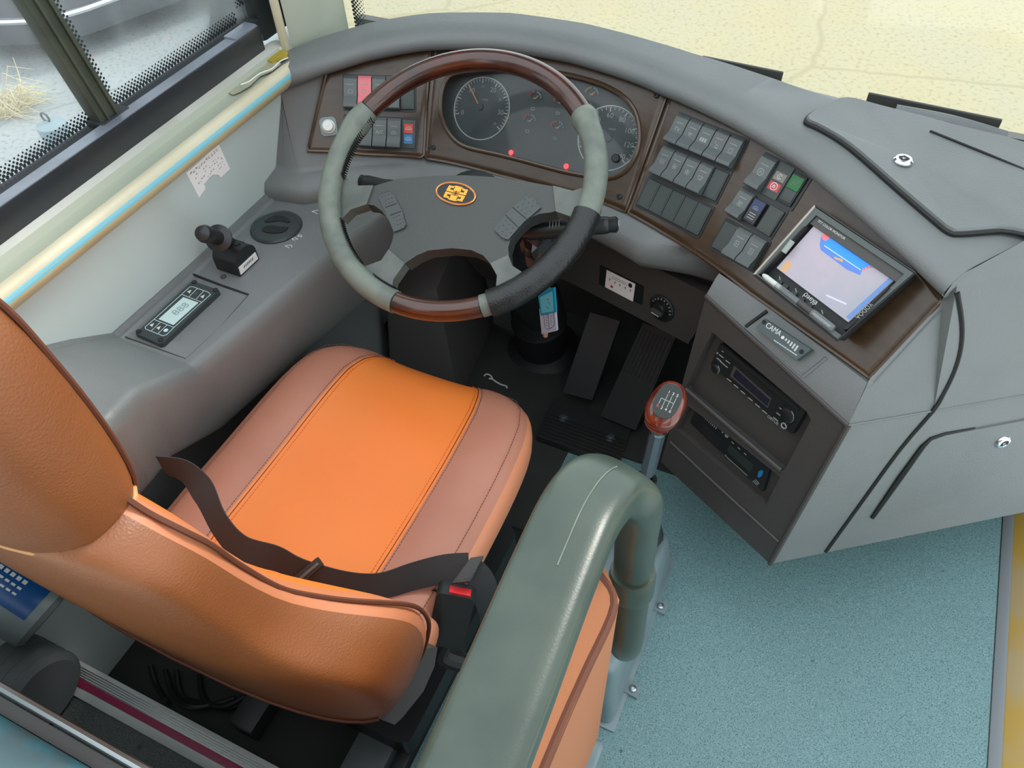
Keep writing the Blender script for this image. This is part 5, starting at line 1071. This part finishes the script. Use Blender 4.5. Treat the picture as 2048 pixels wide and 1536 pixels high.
# lap belt
def ribbon(mb, px, w, m, wd, th=.0016, n=8):
    P = smooth_path([aZ(*q[:2], q[2]) if len(q) == 3 else np.array(q[3:]) for q in px], n); Wd = smooth_path(wd, max(1, n * (len(P) // n) // (len(wd) - 1)) if len(wd) > 2 else 1); rings = []
    for i, p in enumerate(P):
        k = i / (len(P) - 1) * (len(wd) - 1); a = int(min(k, len(wd) - 2)); v = nrm(np.array(wd[a]) * (1 - (k - a)) + np.array(wd[a + 1]) * (k - a)); t = nrm(P[min(i + 1, len(P) - 1)] - P[max(i - 1, 0)]); v = nrm(v - (v @ t) * t); nn = np.cross(t, v) * th / 2
        rings.append([p - v * w / 2 - nn, p + v * w / 2 - nn, p + v * w / 2 + nn, p - v * w / 2 + nn])
    mb.loft(rings, m, True, True)
mb = MB(); ribbon(mb, [(322, 930, .575), (372, 945, .575), (408, 985, .565), (440, 1050, .555), (485, 1098, .54), (555, 1118, .525), (612, 1146, .515), (690, 1168, .495), (760, 1172, .484), (830, 1152, .485), (890, 1138, .487), (938, 1135, .487)], .040, 'belt', [(.5, .1, .8), (.45, .5, .5), (-.1, .5, .7), (0, .4, .8), (.1, .5, .7), (0, .6, .6), (0, .75, .5)]); belt = mb.build('lap_belt', seat, angle=40)
mb = MB(); Ps = aZ(612, 1147, .519); mb.box((0, 0, 0), (.014, .052, .007), 'plastic_black', Fr(Ps, (.8, -.35, -.35), (.2, .8, .5)), bev=.002); mb.box((.001, 0, .004), (.004, .046, .004), 'steel_dark', Fr(Ps, (.8, -.35, -.35), (.2, .8, .5)), bev=.001); mb.build('adjuster', belt)
b0_, b1_ = aZ(912, 1190, .47), aZ(892, 1270, .40); bd_ = nrm(b0_ - b1_); FB = Fr((b0_ + b1_) / 2, bd_, np.cross(nrm(np.array([.35, -.5, .8])), bd_)); FB = FB if FB.n[2] > 0 else Fr(FB.o, bd_, -FB.v)
mb = MB(); mb.prism(rrect(.098, .052, .008, 4), -.013, .013, 'plastic_black', FB, bev=.004, seg=3); bu = mb.build('buckle', seat)
mb = MB(); mb.box((.047, -.004, .004), (.010, .030, .013), 'red', FB, bev=.002); mb.build('release_button', bu, label='red release button')
mb = MB(); t0, t1 = aZ(922, 1172, .49), aZ(955, 1118, .50); mb.hexa([t0 + np.array(v) for v in ((-.012, -.004, 0), (.010, .008, 0), (.010, .008, .006), (-.012, -.004, .006))] + [t1 + np.array(v) for v in ((-.008, -.004, 0), (.007, .006, 0), (.007, .006, .006), (-.008, -.004, .006))], 'grip_black', bev=.002); mb.build('tongue', belt)
mb = MB(); ribbon(mb, [(938, 1135, .487), (962, 1160, .475), (975, 1200, .44), (985, 1240, .38), (978, 1290, .27), (940, 1318, .24), (905, 1310, .26), (884, 1280, .33), (878, 1240, .40), (872, 1205, .43), (850, 1190, .45)], .036, 'belt', [(0, .75, .5), (.5, .5, .3), (.8, .4, .2), (.6, .3, .7), (.2, .3, .9), (.5, .4, .6), (.6, .5, .4)]); mb.build('belt_tail', belt, angle=40)
mb = MB(); mb.tube(smooth_path([FB(-.045, 0, 0), FB(-.09, .0, -.01), np.array([-.275, .36, .30]), np.array([-.29, .36, .22])], 5), .014, 'rubber', 10); mb.build('buckle_stalk', seat)

# ================================================================== GEAR LEVER AND ITS HOUSING, PEDALS
gc = thing('gear_console', 'grey-blue plastic gear lever housing bolted to the floor', 'gear console', (-.14, .66, 0))
e0, e1 = aZ(1333, 1140, 0), aZ(1228, 1462, 0)
mb = MB(); xr = (e0[0] + e1[0]) / 2; y0_, y1_ = e1[1] - .0, e0[1] + .025
mb.hexa([(xr - .17, y0_, 0), (xr, y0_, 0), (xr, y1_, 0), (xr - .17, y1_, 0), (xr - .15, y0_ + .02, .20), (xr - .016, y0_ + .02, .20), (xr - .014, y1_ - .012, .125), (xr - .15, y1_ - .012, .125)], 'console_box', bev=.022, seg=4)
mb.hexa([(xr - .17, y0_ - .004, 0), (xr + .006, y0_ - .004, 0), (xr + .006, y1_ + .004, 0), (xr - .17, y1_ + .004, 0), (xr - .17, y0_ - .004, .006), (xr + .006, y0_ - .004, .006), (xr + .006, y1_ + .004, .006), (xr - .17, y1_ + .004, .006)], 'console_box', bev=.002)
mb.build('housing', gc, angle=40)
for q in ((1321, 1214), (1266, 1379)):
    P = aZ(*q, .006); f = Fr(P); mb = MB(); mb.prism([(-.016, -.011), (.012, -.013), (.013, .011), (-.016, .013)], -.006, .003, 'console_box', f, bev=.0015); tb = mb.build('mounting_tab', gc)
    mb = MB(); mb.lathe([(.0075, .002), (.0075, .004), (.006, .0065), (.003, .0075), (.0028, .005), (.0001, .005)], 'steel', f, 16); mb.build('bolt', tb)
gl = thing('gear_lever', 'gear lever with a glossy burl knob on a chromed shaft', 'gear lever', (-.138, .76, .18))
KB = aZ(1326, 822, .57); SB = aZ(1291, 962, .33); d = nrm(KB - SB); a_ = nrm(np.cross(d, [0, 0, 1])); fk = Fr(KB, np.cross([0, 1, 0], d), np.cross(d, np.cross([0, 1, 0], d)))
mb = MB(); mb.lathe([(.0115, -.21), (.0125, -.20), (.0125, -.055), (.0135, -.05)], 'shaft', fk, 8); mb.lathe([(.015, -.056), (.0155, -.05), (.0155, -.047)], 'chrome', fk, 20); mb.build('shaft', gl, angle=20)
K0 = aZ(1332, 812, .59); tv = nrm(nrm(CAM - K0) * .75 + np.array([0, -.1, .45])); vl = nrm(np.array([.10, .55, .55]) - (np.array([.10, .55, .55]) @ tv) * tv); FK0 = Fr(K0, np.cross(vl, tv), vl)
rings = []
for k in range(15):
    t = -math.pi / 2 + math.pi * k / 14; yy_ = .0375 * math.sin(t); w0 = math.cos(t) ** .85 if 0 < k < 14 else .02
    wd = (.0262 - .003 * math.sin(t) * (t < 0)) * w0; td = .0215 * w0
    rings.append([FK0(wd * math.cos(p), yy_, td * math.sin(p) * (1 if math.sin(p) < 0 else .92)) for p in np.linspace(0, 2 * math.pi, 33)[:-1]])
mb = MB(); mb.loft(rings, 'knob_wood', True, True)
n0 = fk(0, 0, -.052); n1 = FK0(0, -.022, -.006); mb.loft([[p0 + (fk.u * math.cos(p) + fk.v * math.sin(p)) * r for p in np.linspace(0, 2 * math.pi, 25)[:-1]] for p0, r in ((n0, .0142), (n0 * .9 + n1 * .1, .0150), (n0 * .6 + n1 * .4, .0145), (n0 * .3 + n1 * .7, .0165), (n1, .021))], 'knob_wood', True, True); kn_ = mb.build('knob', gl, angle=60)
FK = Fr(FK0(0, .004, .0185), FK0.u, FK0.v); mb = MB(); ov = [(.0175 * math.copysign(abs(math.cos(t)) ** .8, math.cos(t)), .0255 * math.copysign(abs(math.sin(t)) ** .8, math.sin(t))) for t in np.linspace(0, 2 * math.pi, 41)[:-1]]; mb.prism(ov, -.010, .0014, 'shift_face', FK, bev=.003, seg=4); fp = mb.build('shift_plate', kn_)
mb = MB(); w_ = .0009; sx = .0062; yy = .0085
mb.line([(-1.5 * sx, 0), (1.5 * sx, 0)], w_, 'mark_dim', FK, .0012); mb.line([(-1.5 * sx, 0), (-1.5 * sx, -yy)], w_, 'mark_dim', FK, .0012)
for k, (t, b) in enumerate((('1', '2'), ('3', '4'), ('5', '6'))): x = (-.5 + k) * sx; mb.line([(x, yy), (x, -yy)], w_, 'mark_dim', FK, .0012); mb.text(t, .0062, 'mark', FK, x, yy + .0036, .0012); mb.text(b, .0062, 'mark', FK, x, -yy - .0036, .0012)
mb.text('R', .0062, 'sw_pinkred', FK, -1.5 * sx, -yy - .0036, .0012); mb.build('shift_pattern', fp)
bb = aZ(1284, 1075, .165); rings = []
for k in range(13):
    t = k / 12; c = SB * (1 - t) + bb * t; r = .016 + .016 * t ** 1.3; rings.append([c + np.array([math.cos(p) * r * (1 + .10 * math.sin(5 * p + 6 * t) * t) * (1 + .12 * t), math.sin(p) * r * (1 + .10 * math.cos(4 * p + 5 * t) * t) * 1.35, 0]) for p in np.linspace(0, 2 * math.pi, 29)[:-1]])
mb = MB(); mb.loft([[p + (SB - p) * .35 + d * .012 for p in rings[0]]] + rings, 'grip_black', True, False); mb.tube([SB + d * .006 + np.array([math.cos(p) * .0165, math.sin(p) * .0165, 0]) for p in np.linspace(0, 2 * math.pi, 21)[:-1]], .003, 'rubber', 6, True); mb.build('gaiter', gl, angle=50)

pp = thing('foot_plate', 'black ribbed plate with two bolts on the floor before the pedals', 'foot plate', (-.35, 1.06, 0))
q4 = [aZ(*q, .02) for q in ((1112, 797), (1266, 850), (1236, 930), (1074, 872))]; fpl = Fr((q4[0] + q4[2]) / 2 - np.array([0, 0, .02]), q4[1] - q4[0], q4[0] - q4[3]); ql = [((p - fpl.o) @ fpl.u, (p - fpl.o) @ fpl.v) for p in q4]
mb = MB(); mb.prism(ql, 0, .02, 'pedal', fpl, bev=.003)
for k in range(7): t = .06 + k * .085; mb.line([between(ql[3], ql[0], t) * .97, between(ql[2], ql[1], t) * .97], .004, 'rubber', fpl, .0198, .0022)
mb.build('plate', pp)
for q in ((1127, 836), (1221, 876)): mb = MB(); mb.lathe([(.011, .019), (.011, .021), (.007, .022), (.007, .026), (.0035, .027), (.003, .023), (.0001, .023)], 'steel_dark', fpl.sub(*fpl.at(*q, .02)), 16); mb.build('bolt', pp)
def pedal(name, label, px, y_lo, z_hi, ribs, m='pedal'):
    P = [aZ(*px[0], z_hi[0]), aZ(*px[1], z_hi[0]), aZ(*px[2], z_hi[1]), aZ(*px[3], z_hi[1])]; c = sum(P) / 4; f = Fr(c, P[1] - P[0], P[0] - P[3]); l = [((p - c) @ f.u, (p - c) @ f.v) for p in P]; t = thing(name, label, 'pedal', c * np.array([1, 1, 0]))
    mb = MB(); mb.prism(l, -.018, 0, m, f, bev=.004)
    for k in range(ribs):
        s_ = .06 + .88 * k / max(1, ribs - 1)
        mb.line([between(between(l[0], l[1], s_), between(l[3], l[2], s_), .06), between(between(l[0], l[1], s_), between(l[3], l[2], s_), .5)], .0035, m, f, 0, .003)
    mb.build('tread', t); mb = MB(); mb.tube([f(0, l[0][1] * .2, -.018), f(0, l[0][1] * .5, -.08), np.array([c[0], c[1] + .10, .02])], .012, 'rubber', 8); mb.build('arm', t)
pedal('accelerator_pedal', 'long ribbed accelerator pedal at the far right of the footwell', ((1286, 645), (1352, 672), (1272, 860), (1200, 832)), 0, (.22, .03), 9)
pedal('brake_pedal', 'smooth dark brake pedal left of the ribbed pedal', ((1180, 625), (1240, 642), (1185, 800), (1125, 785)), 0, (.20, .05), 0, 'plastic_black')
mb = MB(); fl_ = aZ(995, 765, .001); mb.tube(smooth_path([aZ(*q, .0022) for q in ((968, 752), (974, 748), (982, 752), (986, 759), (1000, 768), (1012, 772), (1014, 776))], 4), [.0022] * 25, 'mark', 6, squash=.5); mb.tube([aZ(986, 758, .0022), aZ(978, 757, .0022)], .002, 'mark', 6)
tag(mb.build('plastic_floss_pick'), 'small white plastic floss pick lying on the dark floor before the seat', 'floss pick')
mb = MB(); mb.tube([aZ(980, 1180, .003), aZ(1030, 1162, .003)], .0028, 'tan_dark', 6, squash=.6); tag(mb.build('leather_scrap'), 'thin brown strip of leather on the teal floor right of the buckle', 'scrap')
fwp = MB(); fwp.hexa([(-.80, .93, 0), (-.66, 1.02, 0), (-.70, 1.30, 0), (-.92, 1.30, 0), (-.79, .98, .30), (-.70, 1.05, .33), (-.72, 1.28, .38), (-.92, 1.28, .38)], 'plastic_dark', bev=.01); fwp.build('footwell_panel', dash)

# ================================================================== FOREGROUND SEAT WITH GRAB HANDLE
gs = thing('folding_seat', 'orange padded seat with grey grab handle in the near foreground', 'seat', (-.08, .1, 0))
r0, r1, r2 = aZ(1214, 1150, .80), aZ(1238, 1205, .80), aZ(1085, 1536, .80); l1 = aZ(850, 1536, .80)
xr_ = r2[0]; pl_ = [(r1[0], r1[1]), (r0[0] - .004, r0[1] + .004), (l1[0] + .004, r0[1] - .03), (l1[0], -.25), (xr_, -.25), (xr_ + .004, r2[1])]
mb = MB(); mb.prism(pl_, .42, .805, 'tan_pad', ID, bev=.014, seg=4); bk2 = mb.build('backrest', gs, angle=60)
mb = MB(); mb.tube(smooth_path([np.array([r0[0] - .006, r0[1] - .004, .8025]), np.array([r1[0] - .003, r1[1] - .006, .8025]), np.array([(r1[0] + xr_) / 2 - .001, (r1[1] + r2[1]) / 2, .8025]), np.array([xr_ + .001, r2[1], .8025]), np.array([xr_ - .003, -.2, .8025])], 5), .0042, 'seam', 8); mb.build('piping', bk2)
hp = [np.array([-.094, -.28, .915]), np.array([-.094, -.1, .918]), np.array([-.096, .10, .92]), np.array([-.102, .25, .92]), np.array([-.103, .315, .916]), np.array([-.096, .356, .898]), np.array([-.080, .378, .86]), aZ(1272, 1062, .80), aZ(1266, 1140, .71), aZ(1253, 1270, .58), aZ(1250, 1290, .50)]
P_ = smooth_path(hp, 8); N_ = len(P_); rings = []; up_ = np.array([0, 0, 1.0])
for i, p in enumerate(P_):
    t = nrm(P_[min(i + 1, N_ - 1)] - P_[max(i - 1, 0)]); up_ = nrm(up_ - (up_ @ t) * t); sd_ = np.cross(t, up_); k = i / N_
    ra, rb, pw = [float(np.interp(k, [0, .45, .58, .70, 1], q)) for q in ((.0325, .0325, .029, .0205, .0195), (.021, .021, .020, .0195, .0195), (.48, .48, .55, .9, 1))]
    rings.append([p + sd_ * ra * math.copysign(abs(math.cos(w)) ** pw, math.cos(w)) + up_ * rb * math.copysign(abs(math.sin(w)) ** pw, math.sin(w)) for w in np.linspace(0, 2 * math.pi, 33)[:-1]])
mb = MB(); mb.loft(rings, 'grab', True, True); gh_ = mb.build('grab_handle', gs, angle=70)
mb = MB(); mb.tube([rings[i][8] + np.array([.004, 0, .0002]) for i in range(int(N_ * .30), int(N_ * .50))], .0006, 'grip', 5); mb.build('mould_line', gh_)
mb = MB(); P5 = hp[8]; P6 = aZ(1262, 1180, .67); mb.tube([P5, P5 * .8 + P6 * .2, P6 * .9 + P5 * .1, P6], [.0235, .0245, .0245, .0235], 'grab', 20); mb.build('handle_sleeve', gs)
g0 = aZ(1211, 1482, .15); mb = MB(); mb.hexa([(-.20, -.1, 0), (g0[0] + .004, -.1, 0), (g0[0] + .004, g0[1] + .008, 0), (-.20, g0[1] + .008, 0), (-.20, -.1, .15), (g0[0], -.1, .15), (g0[0], g0[1], .15), (-.20, g0[1], .15)], 'console_box', bev=.012, seg=3); mb.box((-.09, .05, .28), (.06, .26, .29), 'plastic_dark', ID, bev=.01); mb.build('base', gs)

# ================================================================== BEHIND THE DRIVER'S SEAT
mb = MB(); z = .153; fr_ = Fr((-.70, .0, .15))
pn = [aZ(*q, z) for q in ((118, 1308), (86, 1350))]; ya, yb = pn[0][1], pn[1][1]
sw = thing('step_edging', 'ribbed aluminium step edging with a maroon insert behind the driver seat', 'step edging', (-.6, (ya + yb) / 2, .15))
L0 = pn[0][0]; mb.prism([(yb - .004, .150), (yb - .004, .154), (yb + .006, .158), (ya, .158), (ya + .006, .154), (ya + .006, .11), (ya + .002, .11), (ya + .002, .150)], L0 - .002, -.25, 'alu', Fr((0, 0, 0), (0, 1, 0), (0, 0, 1)), bev=.0005, seg=1)
for k in range(6):
    y = ya - .002 - k * .0035; mb.box(((L0 - .25) / 2, y, .1585), (-.25 - L0, .0012, .0015), 'steel')
for k in range(2): mb.box(((L0 - .25) / 2, yb + .010 + k * .004, .1585), (-.25 - L0, .0014, .0015), 'steel')
mb.build('profile', sw)
mb = MB(); ym_ = ya + (yb - ya) * .60; mb.box(((L0 - .25) / 2, ym_, .1588), (-.25 - L0, abs(ya - yb) * .30, .003), 'maroon', bev=.0006); mb.build('insert_strip', sw)
mb = MB(); mb.box((L0 - .04, (ya + yb) / 2, .155), (.075, .075, .008), 'steel_dark', bev=.002); mb.tube([(L0 - .004, yb - .004, .16), (L0 - .004, ya + .006, .16), (L0 - .05, ya + .008, .16)], .0016, 'chrome', 6); mb.tube([(L0 - .05, ya + .01, .158), (L0 - .035, ya + .08, .10)], .003, 'steel', 6); mb.build('end_bracket', sw)
mb = MB(); rng = random.Random(11)
cables = [[(330, 1340), (345, 1390), (380, 1412), (430, 1408), (470, 1395)], [(352, 1340), (362, 1390), (400, 1405), (450, 1412), (490, 1392)], [(398, 1350), (405, 1395), (440, 1416), (500, 1405)], [(300, 1330), (312, 1370), (330, 1400)]]
cg = thing('cable_bundle', 'tangle of black cables on the dark floor behind the driver seat', 'cables', aZ(400, 1400, 0))
for c_ in cables: mb = MB(); mb.tube(smooth_path([aZ(*q, .008 + .02 * rng.random()) for q in c_], 6), .005, 'cable', 7); mb.build('cable', cg)
# gray roll and blue-labelled container left of the platform
yb_ = .115; jb = aZ(88, 1244, .335); ja = nrm(np.array([-.72, .0, .56])); FJ = Fr(jb, (0, 1, 0), np.cross(ja, (0, 1, 0)))
jg = thing('bottle', 'grey plastic bottle with a blue printed label leaning behind the seat by the left wall', 'bottle', jb)
mb = MB(); mb.lathe([(.0001, 0), (.040, 0), (.047, .008), (.048, .02), (.048, .14), (.040, .155), (.018, .170), (.016, .19), (.0001, .19)], 'jug_grey', FJ, 32); mb.build('body', jg)
la0 = math.atan2(FJ.v @ (CAM - jb), FJ.u @ (CAM - jb))
mb = MB(); mb.loft([[FJ(.0486 * math.cos(t), .0486 * math.sin(t), h) for t in np.linspace(la0 - .25, la0 + 2.0, 24)] for h in (.022, .13)], 'label_blue', False, False); lb = mb.build('label', jg)
mb = MB()
for k, (t, w_) in enumerate(((.95, .012), (.65, .012), (.40, .006), (.2, .005))):
    for i in range(7):
        t_ = la0 + t; c = FJ(.0489 * math.cos(t_), .0489 * math.sin(t_), .118 - i * .010); mb.box((0, 0, 0), (.0065, w_ * .6, .0006), 'mark', Fr(c, FJ.n, FJ.u * -math.sin(t_) + FJ.v * math.cos(t_)))
mb.build('print', lb)
mb = MB(); FR_ = Fr((jb[0] - .06, .07, .15 + .070), (0, 1, 0), (0, 0, 1)); FR_ = Fr(FR_.o - FR_.n * .10, (0, 1, 0), (0, 0, 1)); mb.lathe([(.0001, 0), (.070, 0), (.070, .16), (.06, .168), (.0001, .168)], 'roll_grey', FR_, 28)
for k in range(8): mb.ring(.0702, .0007, 'roll_grey', FR_, .015 + k * .02, 28)
tag(mb.build('foam_roll'), 'dark grey foam roll lying against the platform under the bottle', 'roll')
# partition behind the seat: chrome capping and teal cloth
pA, pB = aZ(-60, 1332, .72), aZ(300, 1553, .72); pq = aZ(0, 1440, .75), aZ(140, 1530, .75)
pt = thing('partition', 'low partition with a bright metal edge and teal cloth in the near left corner', 'partition', (-.5, pA[1] - .05, .15))
yp = (pA[1] + pB[1]) / 2; mb = MB(); mb.box((-.60, yp - .012, .43), (.70, .012, .56), 'plastic_dark'); mb.build('panel', pt)
mb = MB(); mb.tube([(-.95, yp, .715), (-.25, yp, .715)], .0045, 'steel', 8); mb.build('edge_trim', pt)
mb = MB(); mb.loft([[np.array([x, yp - .018 - a, .72 + b]) for a, b in ((0, -.02), (.002, .005), (.01, .022), (.03, .03), (.06, .03), (.10, .02), (.14, -.02), (.14, -.06))] for x in np.linspace(-.95, -.25, 12)], ('teal_cloth'), True, True); mb.build('cloth_cover', pt, angle=60)
mb = MB(); mb.loft([[np.array([x, yp - .075 - a, .75 + b]) for a, b in ((0, 0.002), (.03, .0035), (.06, -.005), (.085, -.03), (.085, -.05), (0, -.05))] for x in np.linspace(-.95, -.25, 6)], 'cap_grey', True, True); mb.build('capping', pt, angle=60)

# ================================================================== OUTSIDE
ZG = -.9
wc_ = aZ(125, 292, ZG); wt_ = thing('ground_weight', 'small grey cylindrical weight with a ring standing on the ground outside', 'weight', wc_)
fw = Fr(wc_); mb = MB(); mb.lathe([(.0001, 0), (.066, 0), (.072, .006), (.080, .125), (.078, .135), (.04, .15), (.0001, .152)], 'weight', fw, 28); mb.build('body', wt_)
mb = MB(); mb.tube([wc_ + np.array([-.02 + .026 * math.cos(t), .0, .172 + .026 * math.sin(t)]) for t in np.linspace(0, 2 * math.pi, 17)[:-1]], .006, 'steel_dark', 6, True); mb.build('ring', wt_)
gr_ = aZ(12, 225, ZG); mb = MB(); rng = random.Random(2)
for k in range(150):
    a = rng.uniform(-.25, 2.0) if k % 3 else rng.uniform(0, 6.28); L_ = rng.uniform(.06, .26); h_ = rng.uniform(.0, .10) if k % 5 else rng.uniform(.1, .22); o_ = gr_ + np.array([rng.uniform(-.08, .08), rng.uniform(-.08, .08), .004])
    mb.tube([o_, o_ + np.array([math.cos(a) * L_ * .5, math.sin(a) * L_ * .5, h_]), o_ + np.array([math.cos(a) * L_, math.sin(a) * L_, h_ * .7])], [.003, .0025, .001], 'straw', 4)
mb.tube(smooth_path([aZ(48, 195, ZG + .02), aZ(38, 150, ZG + .05), aZ(26, 115, ZG + .08)], 4), .003, 'straw', 5)
tg_ = mb.build('dry_grass'); tag(tg_, 'tuft of dry yellow straw on the ground outside the side window', 'dry grass'); tg_['kind'] = 'stuff'
cr_ = thing('parked_car', 'dark parked car with bright chrome bumper at the top left outside', 'car', aZ(60, 40, ZG))
p0, p1, p2, p3 = aZ(-160, 48, ZG + .28), aZ(60, 44, ZG + .28), aZ(150, 26, ZG + .28), aZ(260, -12, ZG + .28)
mb = MB(); path = smooth_path([p0, p1, p2, p3, p3 + (p3 - p2) * 3], 6); dn = nrm(np.array([-.75, .65, 0]))
mb.loft([[p + np.array([0, 0, -.16]) + dn * .05, p + np.array([0, 0, -.06]), p + np.array([0, 0, .02]) + dn * .01, p + np.array([0, 0, .25]) + dn * .06, p + np.array([0, 0, .45]) + dn * .5, p + np.array([0, 0, .45]) + dn * 1.6, p + np.array([0, 0, -.16]) + dn * 1.6] for p in path], 'car_dark', True, True); mb.build('body', cr_, angle=40)
mb = MB(); mb.tube([p + np.array([0, 0, .012]) - dn * .01 for p in path], .022, 'chrome', 8); mb.tube([p + np.array([0, 0, .16]) + dn * .02 for p in path], .016, 'chrome', 8); mb.build('bumper', cr_)
mb = MB(); mb.tube([aZ(78, 22, ZG + .62), aZ(92, 16, ZG + .62)], .02, 'white', 8); mb.build('lamp', cr_)
for (x0, x1), q0, q1, h_, lab in (((0, 0), (1400, 133), (1561, 166), .015, 'short black strip lying at the windscreen base nearer the wheel'), ((0, 0), (1727, 217), (1991, 272), .0235, 'long black strip standing at the windscreen base behind the dash lid')):
    yq = 1.262; a, b = aY(*q0, yq), aY(*q1, yq); up = np.array([0, .004, h_]); th = np.array([0, .006, 0]); mb = MB(); dn_ = np.array([0, 0, -.03])
    mb.hexa([a + dn_, b + dn_, b + dn_ + th, a + dn_ + th, a + up, b + up, b + up + th, a + up + th], 'plate_black', bev=.0015); tag(mb.build('rubber_strip'), lab, 'strip', 'black strips at the windscreen base')
mb = MB(); a, b = aY(1790, 222, 1.245), aY(2010, 275, 1.245); mb.tube(smooth_path([a, (a + b) / 2 + np.array([0, 0, .004]), b], 6), .010, 'plastic', 10); mb.build('rear_edge_roll', dash)
